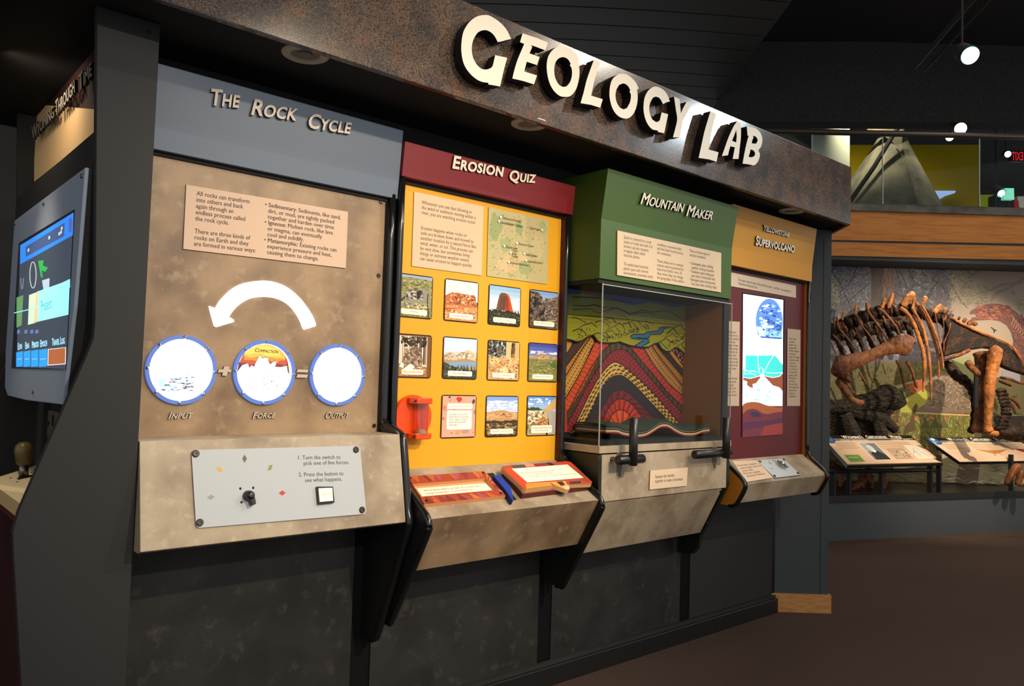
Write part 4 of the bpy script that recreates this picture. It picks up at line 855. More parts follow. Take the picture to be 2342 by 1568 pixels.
wing(k5([(1390, 1060), (1560, 1330), (1800, 1640), (RT, 2060)]), k5([(1560, 1020), (1700, 1230), (1900, 1480), (RT, 1800)]), '#b27a3c', .8, DK, 24, 3, .55)
wing(k5([(1560, 1020), (1700, 1230), (1900, 1480), (RT, 1830)]), k5([(1610, 980), (1760, 1170), (1950, 1390), (RT, 1640)]), '#b0702c', .9, DK, 20, 2, .3)
wing(k5([(1610, 980), (1760, 1170), (1950, 1390), (RT, 1660)]), k5([(1840, 1110), (1950, 1260), (2060, 1390), (RT, 1500)]), '#3a2822', .7, '#221815', 14, 3)
wing(k5([(1840, 1110), (1950, 1260), (2060, 1390), (RT, 1500)]), k5([(1900, 1090), (2000, 1220), (2100, 1360), (RT, 1430)]), '#d08a2c', .9, DK, 12, 1, .3)
FF(k5([(1905, 1090), (1990, 1050), (2140, 1190), (2150, 1400), (2060, 1310)]), '#2a1620')
rr = random.Random(2)
for i in range(34):
    x = rr.uniform(1930, 2150); y = rr.uniform(1085, 1400)
    if y > 1090 + (x - 1905) * 1.25 or y < 1060 + (x - 1990) * .85: continue
    FF(k5([(x + 12 * cos(j * pi / 4), y + 18 * sin(j * pi / 4)) for j in range(8)]), '#c4706a')
# nested arches
B5 = k5([(-20, 2020), (250, 1561), (420, 1210), (545, 965)]) + k5([(760, 940), (1000, 940), (1200, 980), (1390, 1060), (1560, 1330), (1740, 1561)]) + k6([(1700, 560), (1960, 775)])
B4 = k6([(30, 1010), (65, 968), (250, 600), (420, 290)]) + k5([(600, 1200), (810, 985), (900, 950), (1000, 950), (1150, 1035), (1380, 1310), (1600, 1561)]) + k6([(1650, 670), (1960, 960)])
B3 = k6([(40, 1180), (180, 930), (300, 690), (420, 480), (540, 290), (650, 140), (760, 30), (880, -10), (1000, 15), (1130, 140), (1300, 350), (1600, 690), (1960, 1080)])
B2 = k6([(90, 1380), (260, 1010), (400, 720), (520, 500), (640, 330), (720, 245), (790, 203), (860, 208), (960, 268), (1100, 380), (1300, 560), (1500, 770), (1700, 1000), (1900, 1240)])
B1 = k6([(180, 1400), (330, 1160), (440, 960), (530, 760), (620, 600), (700, 490), (780, 430), (860, 413), (940, 425), (1050, 500), (1200, 640), (1400, 860), (1620, 1090), (1780, 1270)])
B0 = k6([(460, 1210), (520, 1100), (590, 960), (680, 820), (760, 710), (850, 660), (930, 655), (1010, 680), (1100, 760), (1200, 850), (1300, 960), (1420, 1080), (1500, 1180)])
BR = k6([(590, 1190), (700, 960), (790, 850), (870, 800), (960, 805), (1050, 850), (1130, 930), (1240, 1080)])
BO = k6([(680, 1220), (770, 1050), (850, 990), (900, 975), (970, 990), (1050, 1060), (1100, 1150)])
under(B5, '#b5362a'); under(B4, '#5d4328'); under(B3, '#8a2730'); under(B2, '#d6a452'); under(B1, '#2b2228'); under(B0, '#6e2026'); under(BR, '#b9301f'); under(BO, '#d84a1e')
FF(k5([(-20, 2020), (250, 1561), (420, 1210), (545, 965), (600, 960), (600, 1200), (420, 1561), (300, 1800), (40, 2200)])[:9], '#cc4a22')
b.line(pb, NY, B4, 1.0, DK)
def fill(A, B, n, rows, w, ln, c=DK):
    a, q = along(spline(A, 4), n), along(spline(B, 4), n); b.lay += 1; LF = .00025 + .00002 * b.lay
    for j in range(rows):
        t = (j + .6) / (rows + .2)
        for i in range(n):
            def at(u):
                u = min(max(u, 0), n); i0 = min(int(u), n - 1); f = u - i0
                p = [a[i0][m] + (a[i0 + 1][m] - a[i0][m]) * f for m in (0, 1)]; r = [q[i0][m] + (q[i0 + 1][m] - q[i0][m]) * f for m in (0, 1)]
                return (p[0] + (r[0] - p[0]) * t, p[1] + (r[1] - p[1]) * t)
            u = i + .5 * (j % 2) + rr.uniform(-.08, .08)
            b.line(pb, NY, [at(u), at(u + ln)], w, c, LF)
fill(B5, B4, 40, 3, .85, .3); fill(B3, B2, 52, 4, .85, .3); fill(B2, B1, 34, 3, 1.2, .62)
def spokes(A, B, n):
    a, q = along(spline(A, 4), n), along(spline(B, 4), n)
    b.lay += 1
    for i in range(n + 1): b.line(pb, NY, [a[i], q[i]], .8, DK, .00025 + .00002 * b.lay)
spokes(B4, B3, 30); spokes(B0, BR, 11); spokes(BR, BO, 10); spokes(BO, k6([(760, 1215), (850, 1210), (900, 1208), (960, 1210), (1020, 1215)]), 5)
# landscape above
land = k5([(-280, 820), (-100, 870), (100, 918), (180, 945), (260, 930), (400, 850), (480, 820), (560, 930), (610, 958), (750, 965), (880, 960), (950, 945), (1030, 975), (1110, 1005), (1190, 1022), (1350, 1047), (1480, 1037), (1560, 985), (1640, 962), (1700, 1068), (1780, 1120), (1860, 1115), (1940, 1050), (1990, 1052), (2060, 1112), (2165, 1210), (2165, 640), (1500, 560), (100, 400), (-280, 350)])
FF(land, '#9a9420'); b.line(pb, NY, land[:26], 1.3, DK)
FF(k5([(-280, 350), (100, 400), (1500, 560), (2165, 640), (2165, -100), (-280, -100)]), '#8a8a50')
FF(k5([(-280, 110), (300, 90), (700, 170), (900, 230), (1200, 300), (1500, 240), (1900, 330), (2165, 300), (2165, -100), (-280, -100)]), '#4a5a94')
riv = k5([(1210, 1022), (1370, 925), (1300, 905), (1160, 885), (1135, 850), (1180, 818), (1400, 808), (1425, 778), (1640, 755), (1655, 700), (1740, 683), (1920, 678), (1735, 716), (1722, 770), (1680, 808), (1490, 822), (1482, 862), (1420, 888), (1260, 870), (1470, 905), (1478, 960), (1380, 1012), (1345, 1044)])
FF(riv, '#2f6f96'); b.line(pb, NY, riv + riv[:1], 1.1, DK)
b.lay += 1; LQ = .00025 + .00002 * b.lay
for P in ([(110, 520), (170, 515), (250, 560), (350, 605)], [(230, 690), (340, 640), (450, 608), (500, 650), (550, 700)], [(110, 760), (210, 715), (280, 740), (350, 810), (355, 850)], [(210, 810), (270, 840), (280, 880)], [(500, 605), (660, 560), (800, 520), (840, 560), (890, 610)], [(610, 570), (740, 640), (760, 690)], [(690, 545), (790, 630)], [(710, 745), (860, 665), (900, 720), (960, 770)], [(860, 670), (940, 615), (1010, 660), (1050, 760)], [(1010, 630), (1180, 595), (1220, 660), (1290, 740)], [(610, 800), (820, 745), (870, 820)], [(620, 800), (720, 890)], [(700, 790), (770, 870)], [(1100, 590), (1160, 700)], [(1270, 565), (1330, 640)], [(1400, 560), (1560, 650)], [(930, 490), (1030, 480), (1110, 560)], [(1740, 880), (1900, 810), (1990, 870)], [(1780, 820), (1900, 705), (2030, 650), (2140, 760)], [(1910, 710), (2020, 850)], [(1610, 980), (1780, 885), (1880, 960)], [(1660, 940), (1810, 1080)], [(1970, 1030), (2040, 985), (2120, 1090)], [(2050, 990), (2145, 920)], [(480, 820), (560, 790), (620, 800)], [(110, 300), (350, 310), (500, 290), (700, 340), (900, 350), (1150, 450), (1400, 420), (1600, 470)], [(110, 375), (430, 360), (560, 440), (900, 340), (1100, 440)], [(1100, 470), (1350, 380), (1520, 420), (1700, 400), (1880, 420), (2050, 540)], [(110, 150), (500, 160), (900, 210), (1200, 250)], [(-250, 420), (100, 470), (600, 500), (1500, 600), (2165, 670)]):
    b.line(pb, NY, k5(P), [.5 + .7 * rr.random() for _ in P], DK, LQ)
for i in range(120):
    t = rr.random(); x = 620 + 880 * t; y = 935 - 270 * t + rr.uniform(-60, 20); h = rr.uniform(14, 40)
    b.line(pb, NY, k5([(x, y), (x + rr.uniform(4, 14), y + h)]), .6, DK, LQ)
for i in range(50):
    t = rr.random(); x = 1820 + 320 * t; y = 1010 - 180 * t + rr.uniform(-50, 15); b.line(pb, NY, k5([(x, y), (x + 10, y + rr.uniform(16, 40))]), .6, DK, LQ)
for i in range(30): x = rr.uniform(180, 540); y = rr.uniform(680, 900); b.line(pb, NY, k5([(x, y), (x + 8, y + 26)]), .6, DK, LQ)
pic = b
b.build('strata_picture', 'print', mm)
# front panels, label, crank handles
b = MB(); b.prism([(2.885, 2.614, 1.198), (2.885, 2.614, .968), (2.885, 2.65, .968), (2.885, 2.65, 1.198)], (1.068, 0, 0)); b.build('front_panel', 'stone_tan', mm, bevel=.001)
b = MB(); b.prism([(2.885, 2.616, .962), (2.885, 2.757, .695), (2.885, 2.79, .705), (2.885, 2.65, .967)], (1.03, 0, 0)); b.prism([(2.885, 2.757, .695), (2.885, 2.760, .690), (2.885, 2.95, .70), (2.885, 2.79, .705)], (1.03, 0, 0)); lp = b.build('lower_panel', 'stone_tan', mm)
LO, LN = tilt(2.616, .962, 2.757, .695)
for q in ((1648, 1122), (1617, 1195)): screw_mesh('panel_screw', .009, LN, PP(*q, LO, LN), lp)
k = lambda x, y: (1280 + x / 4.127, 920 + y / 4.127); ph = onY(2.607); b = MB()
b.prism([ph(*k(*p)) for p in ((855, 642), (1210, 610), (1198, 786), (849, 822))], (0, .007, 0), '#d9c2a4', '#8a6a4a')
block(b, ph, NY, ["Squeeze the handles", "together to make a mountain."], k(900, 683), k(899, 757), k(1165, 733), '#4a4036'); b.build('instruction_label', 'print', mm)
for pts in (((562, 400), (588, 470), (590, 600), (575, 690), (553, 716), (538, 680), (538, 480)), ((1452, 400), (1484, 400), (1482, 560), (1470, 625), (1456, 622), (1438, 560), (1440, 430))):
    b = MB(); b.flat(onY(2.6135), NY, [k(*p) for p in pts], '#5f5850'); b.build('handle_slot', 'print', mm)
for (xa, xb, yh), (xv, ytop, ybot), nm in ((((545), 780, 545), (702, 150, 590), 'left'), ((1270, 1600, 492), (1577, 145, 520), 'right')):
    YH = 2.555
    p = PY(*k(xa, yh), YH); q = PY(*k(xb, yh), YH); q.z = p.z
    b = MB(); b.tube([p - V(0.0, 0, 0), p + V(.004, 0, 0), q, q + V(.004, 0, 0)], [.018, .0235, .0235, .018], n=16); hnd = lab(b.build('crank_handle', 'black', mm, smooth=True), 'black crank handle, %s of the pair' % nm)
    t = PY(*k(xv, ytop), YH - .02); u = PY(*k(xv, ybot), YH - .02); u.x = t.x
    b = MB(); b.tube([t + V(0, 0, .003), t, u, u - V(0, 0, .003)], [.016, .022, .022, .018], n=16); b.build('grip', 'black', hnd, smooth=True)
    xs_ = PY(*k(575 if nm == 'left' else 1462, yh), YH).x
    b = MB(); b.tube([V(xs_, YH, p.z), V(xs_, 2.645, p.z)], .012, n=10); b.build('shaft', 'steel', hnd, smooth=True)
# layered foam model standing inside the box
cur = [(1386, 978), (1412, 979), (1424, 985), (1440, 989), (1461, 992), (1478, 988), (1494, 977), (1508, 966), (1520, 963), (1531, 966), (1543, 976), (1557, 985), (1571, 989), (1590, 988), (1606, 981), (1623, 978)]
ft = thing('layered_foam_model', 'wavy layered foam strata model with grey green top lying inside the clear box', 'model', (3.3, 2.8, 1.262))
cw = [(p.x, p.z) for p in [PY(x, y, 2.70) for x, y in spline(cur, 3)]]; zmin = min(z for x, z in cw)
cw = [(x, 1.276 + (z - zmin) * .8) for x, z in cw]
hump = [1 + .0 for _ in cw]
lay = -0.012
for th, c, nm in ((.008, '#9c4030', 'red_layer'), (.008, '#d2b48c', 'cream_layer'), (.007, '#3a3836', 'dark_layer'), (.006, '#6a655c', 'grey_layer'), (.005, '#1f1e1d', 'dark_layer'), (.008, '#3c4236', 'green_layer')):
    b = MB(); n = len(cw); yb = 2.915; top = th > .0075 and lay > .01; rows = 6 if top else 2
    grid = []
    for r in range(rows):
        y = 2.70 + (yb - 2.70) * r / (rows - 1); lift = .03 * sin(pi * r / (rows - 1) * .9) if top else 0
        grid.append([V(x, y, z + lay + (lift * math.exp(-((x - 3.19) / .16) ** 2))) for x, z in cw])
    for r in range(rows - 1):
        for i in range(n - 1):
            A_, B_, C_, D_ = grid[r][i], grid[r][i + 1], grid[r + 1][i + 1], grid[r + 1][i]; u = V(0, 0, th)
            b.face([A_ + u, B_ + u, C_ + u, D_ + u], c); b.face([D_, C_, B_, A_], c)
            if r == 0: b.face([A_, B_, B_ + u, A_ + u], c)
            if r == rows - 2: b.face([C_, D_, D_ + u, C_ + u], c)
    for i in (0, n - 1):
        for r in range(rows - 1): b.face([grid[r][i], grid[r + 1][i], grid[r + 1][i] + V(0, 0, th), grid[r][i] + V(0, 0, th)], c)
    b.build(nm, 'felt', ft); lay += th

# ================================================================ YELLOWSTONE SUPERVOLCANO
sv = thing('supervolcano_kiosk', 'farthest kiosk, gold header YELLOWSTONE SUPERVOLCANO, dark red panel with glowing upright screen', 'exhibit kiosk', (4.54, 2.9, .85))
SVP = [(2.955, 2.64), (2.70, 2.64), (2.70, 1.18), (2.69, 1.13), (2.665, 1.085), (2.595, 1.03), (2.564, 1.0), (2.556, .968), (2.60, .885), (2.625, .86), (2.66, .853), (2.955, .853)]
plate('side_panel', 4.045, 4.072, SVP, 'gold_side', sv, 2.30); plate('side_panel', 5.018, 5.045, SVP, 'gold_side', sv, 2.30)
header(sv, 4.03, 5.045, [(2.6515, 2.648), (2.682, 2.40), (2.685, 2.287)], 2.93, '#b98118')
HO, HN = tilt(2.650, 2.66, 2.682, 2.40); hp = onP(HO, HN)
for s, bl, br, tl in (('Yellowstone', (1742, 527), (1802, 542.5), (1743.5, 513)), ('Supervolcano', (1725, 560.5), (1813.5, 578), (1727, 538.5))):
    b = MB(); text3(b, hp, HN, s, bl, br, tl, '#ded5c2', small=True, bold=.03, depth=.008, side='#241a0e', lift=.002); b.build('header_lettering', 'print', sv)
YS = 2.725
b = MB(); b.box((4.072, YS, 1.10), (5.018, YS + .03, 2.30), '#561417'); b.build('back_panel', 'paint', sv)
b = MB(); b.box((4.072, YS - .015, 2.272), (5.018, YS + .02, 2.288)); b.build('panel_gap', 'black_matte', sv)
ps = onY(YS - .004)
b = MB(); b.prism([ps(*q) for q in ((1655, 619), (1820.5, 653), (1820.5, 681), (1655, 651))], (0, .004, 0), '#c4b09a', '#5a3a2a')
block(b, ps, NY, ["The largest supervolcano in the world sits under \u2013 and fuels \u2013 the wonders of", "Yellowstone National Park."], (1687.5, 635), (1687.5, 650), (1809, 677), '#4a4038'); b.build('title_placard', 'print', sv)
for nm, q, L, tl, bl, br in (('l', ((1650, 733), (1692, 735.5), (1690.5, 928), (1650, 928)), ["Yellowstone", "is known for its", "lots of explosions", "and volcanic", "magma has been", "building and has", "been under the", "park's surface.", "A supervolcano", "is a volcano with", "an eruption this", "has its power", "itself.", "", "Supervolcanoes", "can erupt ash", "of magma,", "clouds of ash", "gases and it is", "nearly the size"], (1665, 755), (1664, 905), (1689, 905)), ('r', ((1801, 751), (1831, 754), (1830, 928), (1800, 928)), ["Most of the", "eruptions", "happen over", "long periods.", "But the eruption", "would last a", "week. The magma", "chamber is under", "it rises and", "cracks at the", "top. There are", "hot spots and", "geysers, pools", "fill up after it", "vents heat.", "Now and then", "Earth makes the", "ground move,", "shake and", "is hollowed."], (1805, 771), (1804, 908), (1828, 908))):
    b = MB(); b.prism([ps(*p) for p in q], (0, .004, 0), '#b9a690', '#5a3a2a'); block(b, ps, NY, L, tl, bl, br, '#4a4038'); lab(b.build('column_placard', 'print', sv), 'narrow text placard, %s of the screen' % ('left' if nm == 'l' else 'right'))
# screen picture
pk = lambda x, y: (1690 + x / 5.229, 660 + y / 5.229); pv = onY(YS - .003)
b = MB(); b.prism([pv(*q) for q in ((1698.5, 668.5), (1795.5, 684), (1790, 994), (1696, 999))], (0, .006, 0), '#0e0d14'); 
scr = b.build('screen_frame', 'print', sv)
b = MB(); TL_, TR_, BR_, BL_ = pk(52, 62), pk(528, 135), pk(518, 1740), pk(38, 1775)
def S(P, c): b.flat(pv, NY, [pk(*p) for p in P], c)
b.flat(pv, NY, [TL_, TR_, pk(520, 1440), pk(42, 1440)], '#ffffff'); b.flat(pv, NY, [pk(42, 1400), pk(520, 1400), BR_, BL_], '#5c2430')
el = [(362 + 163 * cos(2 * pi * i / 40), 395 + 278 * sin(2 * pi * i / 40)) for i in range(40)]
S([p for p in el if p[1] < 580 and p[1] > 100], '#4a74c4'); S([(200, 440), (300, 470), (520, 520), (515, 590), (260, 580), (215, 500)], '#7fb4e4'); S([(215, 470), (320, 470), (300, 560), (250, 560)], '#e6f6ff')
rr = random.Random(6)
for i in range(90):
    a = rr.uniform(0, 2 * pi); r = rr.random() ** .5 * .9; x, y = 362 + 150 * r * cos(a), 370 + 240 * r * sin(a)
    if y > 560: continue
    S([(x, y), (x + rr.uniform(8, 50), y + rr.uniform(-8, 8)), (x + rr.uniform(8, 44), y + rr.uniform(12, 34)), (x - 4, y + 18)], rr.choice(['#1e3a7a', '#24448c', '#8cc0ee', '#5a88d4', '#cfeafa', '#33549c']))
S([(250, 570), (515, 585), (512, 605), (255, 585)], '#1a3c8c'); S([(260, 430), (415, 445), (410, 470), (285, 465)], '#e8f8ff')
for i in range(16): x, y = rr.uniform(300, 480), rr.uniform(600, 760); S([(x, y), (x + 40, y - 8), (x + 34, y + 8)], '#aeeaf0')
S([(75, 795), (215, 797), (425, 797), (460, 830), (490, 880), (522, 905), (520, 1000), (480, 1045), (400, 1060), (310, 1040), (265, 1010), (240, 1040), (130, 1070), (45, 1055), (45, 960), (70, 940)], '#2fb3ae')
for P in ([(222, 797), (225, 880), (232, 950), (245, 1010)], [(410, 797), (350, 890), (280, 1030)], [(55, 960), (100, 985), (160, 980), (225, 1000)], [(60, 1020), (140, 1010), (200, 1030)], [(320, 1000), (400, 1010), (515, 1000)], [(70, 820), (72, 900), (66, 1020)], [(240, 1000), (236, 960), (262, 938), (285, 960), (284, 1020)]): b.line(pv, NY, [pk(*p) for p in P], .8, '#e8fdfc')
S([(45, 1060), (130, 1075), (245, 1045), (255, 1060), (200, 1130), (160, 1140), (165, 1185), (130, 1180), (90, 1150), (95, 1110), (45, 1090)], '#8d4a2c'); S([(290, 1040), (400, 1065), (480, 1050), (520, 1010), (519, 1225), (480, 1180), (400, 1155), (340, 1090)], '#8d4a2c')
for i in range(26): x, y = rr.uniform(50, 420), rr.uniform(1190, 1350); blob(b, lambda u, v: pv(*pk(u, v)), NY, x, y, rr.uniform(14, 34), rr.uniform(10, 24), rr.choice(['#bfeaf4', '#8fcfe8', '#dff6fa', '#6fb4e0']), i, .4, 8)
S([(40, 1385), (80, 1362), (150, 1350), (230, 1356), (320, 1390), (420, 1412), (490, 1420), (518, 1410), (518, 1740), (38, 1775)], '#8c4c2a')
S([(40, 1500), (90, 1450), (150, 1432), (210, 1445), (280, 1490), (340, 1500), (420, 1480), (518, 1470), (518, 1740), (38, 1775)], '#5c2430'); S([(120, 1490), (170, 1465), (230, 1480), (270, 1530), (150, 1530)], '#33203c'); S([(40, 1600), (300, 1580), (518, 1540), (518, 1620), (200, 1660), (38, 1700)], '#46203a'); S([(300, 1640), (518, 1600), (518, 1740), (250, 1758)], '#7a2c28')
for i, (q, c) in enumerate(zip(b.f, b.c)): b.m[i] = 0 if min(c) > .9 else (1 if max(c) - min(c) > .12 and c[2] > c[0] else 2)
b.build('screen', ['lit_bright', 'lit_strong', 'lit_soft'], scr)
# sloped console
EN2 = V(0, -.11, .165).normalized(); so = V(0, 2.725, 1.11); sp_ = lambda h=0.0: onP(so + EN2 * h, EN2)
b = MB(); b.prism([(4.072, 2.77, 1.11), (4.072, 2.725, 1.11), (4.072, 2.565, 1.003), (4.072, 2.562, .985), (4.072, 2.615, .868), (4.072, 2.77, .868)], (.946, 0, 0)); b.build('console', 'stone_tan', sv, bevel=.0015)
k = lambda x, y: (1640 + x / 3.92, 760 + y / 3.92); f = sp_(.003)
b = MB(); b.prism([f(*k(*p)) for p in ((135, 1150), (360, 1145), (505, 1300), (265, 1340))], -EN2 * .003, '#cfb79c', '#8a7050')
block(b, f, EN2, ["1. Turn the wheel to change the", "     amount of magma. Listen for the", "     ground to shake.", "2. Watch what is happening", "     underground in Yellowstone."], k(160, 1187), k(250, 1298), k(455, 1268), '#5a4c40'); b.build('instruction_label', 'print', sv)
f = sp_(.005); b = MB(); b.prism([f(*k(*p)) for p in rquad([(357, 1147), (590, 1128), (750, 1275), (520, 1303)], .05)], -EN2 * .005, '#b4bcc0', '#20201f')
for P in ([(465, 1150), (470, 1170), (490, 1180)], [(490, 1150), (520, 1145), (525, 1165)], [(480, 1222), (500, 1218)], [(630, 1210), (650, 1205)]): b.line(f, EN2, [k(*p) for p in P], .5, '#2a2a2c')
wp = b.build('wheel_plate', 'print', sv)
for x, y in ((385, 1158), (598, 1140), (724, 1262), (516, 1286)): screw_mesh('plate_screw', .009, EN2, f(*k(x, y)), wp)
wc = f(*k(572, 1198)); U = V(1, 0, 0); T = EN2.cross(U)
b = MB(); b.ball(wc + EN2 * .022, .014, n=14); b.build('wheel_hub', 'chrome', wp, smooth=True)
b = MB()
for i in range(8):
    a = i * pi / 4; d = U * cos(a) + T * sin(a); b.tube([wc + EN2 * .018 + d * .010, wc + EN2 * .016 + d * .040], .0028, n=6)
ringp = [wc + EN2 * .017 + (U * cos(a * pi / 16) + T * sin(a * pi / 16)) * .030 for a in range(33)]
b.tube(ringp, .003, n=6); b.build('spoked_wheel', 'steel', wp, smooth=True)

# ================================================================ WYOMING THROUGH TIME (left end)
wy = thing('timeline_kiosk', 'dark left-end kiosk with wedge side, blue touch screen and sign WYOMING THROUGH TIME', 'exhibit kiosk', (.7, 3.3, 0))
WDG = [(.576, 2.69), (.766, 2.69), (.766, 0), (.50, 0), (.484, .55), (.440, .98), (.433, 1.06), (.445, 1.12), (.60, 1.58), (.618, 1.64), (.620, 1.70)]
b = MB(); b.prism([(x, 2.70, z) for x, z in WDG], (0, .035, 0)); b.build('side_panel', 'charcoal_plate', wy, bevel=.002)
screw_mesh('panel_screw', .007, NY, PY(340, 73, 2.70), wy, 'black')
b = MB(); b.prism([(x + .008, 4.12, z) for x, z in WDG[:1] + [(1.3, 2.69), (1.3, 0)] + WDG[3:]], (0, .035, 0)); b.build('side_panel', 'charcoal_plate', wy)
XB = .66
b = MB(); b.box((XB, 2.735, 2.10), (XB + .05, 4.12, 2.694), '#2a1110'); b.build('header_panel', 'paint_matte', wy)
b = MB(); fx = onX(XB - .003); b.prism([fx(*p) for p in ((78, 238), (225, 250.5), (225, 298), (78, 416))], (.004, 0, 0), '#c9a878'); b.build('lit_panel', 'print', wy)
tl_ = [('Wyoming', (77, 322), (127, 268), (76, 291)), ('Through', (131, 268), (175, 212), (130, 232)), ('Time', (185, 211), (214.5, 172), (184, 174))]
for s, bl, br, tp in tl_:
    b = MB(); text3(b, onX(XB - .03), NX, s, bl, br, tp, '#8d857a', small=True, bold=.02, depth=.012, side='#15100e', lift=-.006); b.build('header_lettering', 'print', wy)
XS = .577
b = MB(); b.box((XS + .02, 2.735, 2.16), (XS + .12, 4.12, 2.30)); b.build('screen_hood', 'black_matte', wy)
fx = onX(XS); scx = [(33, 504), (195, 382), (169, 700), (143, 925), (60, 915), (17, 904), (11, 885), (13, 800)]
b = MB(); b.prism([fx(*p) for p in scx], (.012, 0, 0), '#8b98aa'); bz = b.build('screen_bezel', 'paint', wy, bevel=.003)
b = MB(); b.prism([fx(*p) + V(.012, 0, 0) for p in scx], (.11, 0, 0)); b.build('screen_box', 'black_matte', wy)
k1_ = lambda x, y: (x / 2.8, 100 + y / 2.8); k2_ = lambda x, y: (x / 2.6147, 640 + y / 2.6147)
for q in (k1_(282, 1024), k1_(527, 848), k1_(97, 1152), k2_(200, 668)): screw_mesh('bezel_screw', .008, NX, fx(*q), bz, 'steel')
sc4 = [k1_(120, 1275), k1_(475, 1060), k2_(393, 535), k2_(68, 527)]
b = MB(); fs = onX(XS - .002); b.flat(fs, NX, sc4, '#14161c'); b.flat(fs, NX, [k1_(130, 1290), k1_(472, 1080), k2_(393, 533), k2_(98, 520)], '#39414c')
def S1(P, c): b.flat(fs, NX, [k1_(*p) for p in P], c)
def S2(P, c): b.flat(fs, NX, [k2_(*p) for p in P], c)
S1([(130, 1290), (472, 1080), (467, 1225), (130, 1412)], '#2f7ae0'); S1([(165, 1300), (415, 1145), (412, 1230), (165, 1365)], '#3d4f74'); S1([(440, 1130), (455, 1105), (464, 1130), (462, 1190), (450, 1215), (440, 1200)], '#4a5a9c')
for x, y in ((380, 1215), (392, 1205), (316, 1240), (183, 1320), (396, 1180)): S1([(x - 5, y - 6), (x + 5, y - 12), (x + 5, y + 8), (x - 5, y + 14)], '#b0c0c4')
b.line(fs, NX, [k1_(212 + 20 * cos(i * pi / 12), 1480 + 84 * sin(i * pi / 12)) for i in range(25)], .9, '#a9b4bc'); b.line(fs, NX, [k1_(142 + 8 * cos(i * pi / 12), 1500 + 70 * sin(i * pi / 12)) for i in range(13)], .6, '#8a949c')
S1([(245, 1390), (280, 1385), (275, 1420), (308, 1432), (290, 1460), (268, 1450), (275, 1500), (262, 1490)], '#2f9a4a'); S1([(270, 1515), (318, 1500), (316, 1560), (280, 1580)], '#9fb4c4')
S2([(100, 105), (140, 90), (130, 270), (100, 285)], '#5f8a58'); S2([(175, 90), (215, 75), (208, 258), (168, 268)], '#b9d4b4'); S2([(222, 70), (418, 0), (410, 207), (215, 252)], '#8fe4f4'); S1([(290, 1580), (450, 1505), (450, 1560), (290, 1610)], '#8fe4f4')
S2([(215, 75), (232, 70), (226, 250), (210, 256)], '#d4b48c'); b.line(fs, NX, [k2_(85, 197), k2_(160, 180), k2_(235, 158)], .9, '#8fe8f4')
text3(b, fs, NX, 'Present', k2_(250, 188), k2_(312, 168), k2_(246, 125), '#3f94b0')
for x0, x1, t in ((108, 132, 'Eon'), (152, 176, 'Era'), (192, 232, 'Period'), (242, 282, 'Epoch'), (312, 388, 'Travel Log')): text3(b, fs, NX, t, k2_(x0, 418 - (x0 - 108) * .12), k2_(x1, 415 - (x1 - 108) * .12), k2_(x0, 378 - (x0 - 108) * .14), '#9fd8f4', small=True, bold=.02)
for x0, x1 in ((98, 138), (143, 182), (187, 230), (235, 283)): S2([(x0, 433 - (x0 - 98) * .11), (x1, 430 - (x1 - 98) * .11), (x1, 516), (x0, 520)], '#2f8fdc'); b.line(fs, NX, [k2_(x0 + 6, 474), k2_(x1 - 6, 470)], .5, '#9fd8f4')
S2([(288, 413), (396, 402), (394, 503), (286, 511)], '#e8e4dc'); S2([(292, 416), (393, 405), (391, 499), (290, 507)], '#9c5a38')
for x in (104, 148, 184, 214): S2([(x, 300), (x + 16, 296), (x + 16, 318), (x, 322)], '#5f6ca8')
b.build('touch_screen', 'lit_screen', bz)
b = MB(); zt = 1.10; b.prism([(.497, 2.737, zt), (.492, 3.42, zt), (.54, 3.74, zt), (.74, 4.115, zt), (1.0, 4.115, zt), (1.0, 2.737, zt)], (0, 0, -.05), '#d8c8a4', '#b09a6c'); sh = b.build('shelf', 'print', wy)
b = MB(); b.prism([(.499, 2.737, zt - .052), (.495, 3.42, zt - .052), (.545, 3.74, zt - .052), (.545, 4.115, zt - .052), (.76, 4.115, zt - .052), (.76, 2.737, zt - .052)], (0, 0, -.02), '#4a1a1c'); b.prism([(.54, 2.737, zt - .075), (.54, 4.115, zt - .075), (.76, 4.115, zt - .075), (.76, 2.737, zt - .075)], (0, 0, -1.0), '#2e1012'); b.build('cabinet_body', 'paint_matte', wy)
kk = lambda x, y: (x / 3.5625, 860 + y / 3.5625)
b = MB(); fz = lambda x, y: PZ(x, y, zt); b.flat(fz, NZ, [kk(*p) for p in ((133, 830), (262, 803), (256, 818), (150, 845))], '#2a241e')
for x, y in ((85, 828), (140, 860), (258, 783)): b.flat(fz, NZ, [kk(x - 14, y + 2), kk(x + 6, y - 5), kk(x + 14, y - 1), kk(x - 6, y + 6)], '#3a332a')
b.build('joystick_slot', 'print', sh)
j0 = PZ(*kk(192, 822), zt); b = MB(); js = (V(0, 0, 1.0))
jt = V(j0.x - .006, j0.y - .004, zt + .12); b.tube([j0, j0 + (jt - j0) * .45], .018, n=12); jst = b.build('joystick_shaft', 'steel', wy, smooth=True)
b = MB(); b.lathe(j0 + (jt - j0) * .40, (jt - j0), [(.014, 0), (.027, .008), (.031, .04), (.034, .062), (.029, .082), (.015, .093), (.0005, .096)], n=20); b.build('joystick_knob', 'olive_plastic', jst, smooth=True)
fp = onX(.772); b = MB(); b.prism([fp(*p) for p in ((88, 933), (140, 943), (140, 1045), (84, 1028))], (.004, 0, 0), '#5d534a'); b.flat(fp, NX, [(84.5, 996), (140, 1006), (140, 1042), (84, 1028)], '#b5703a')
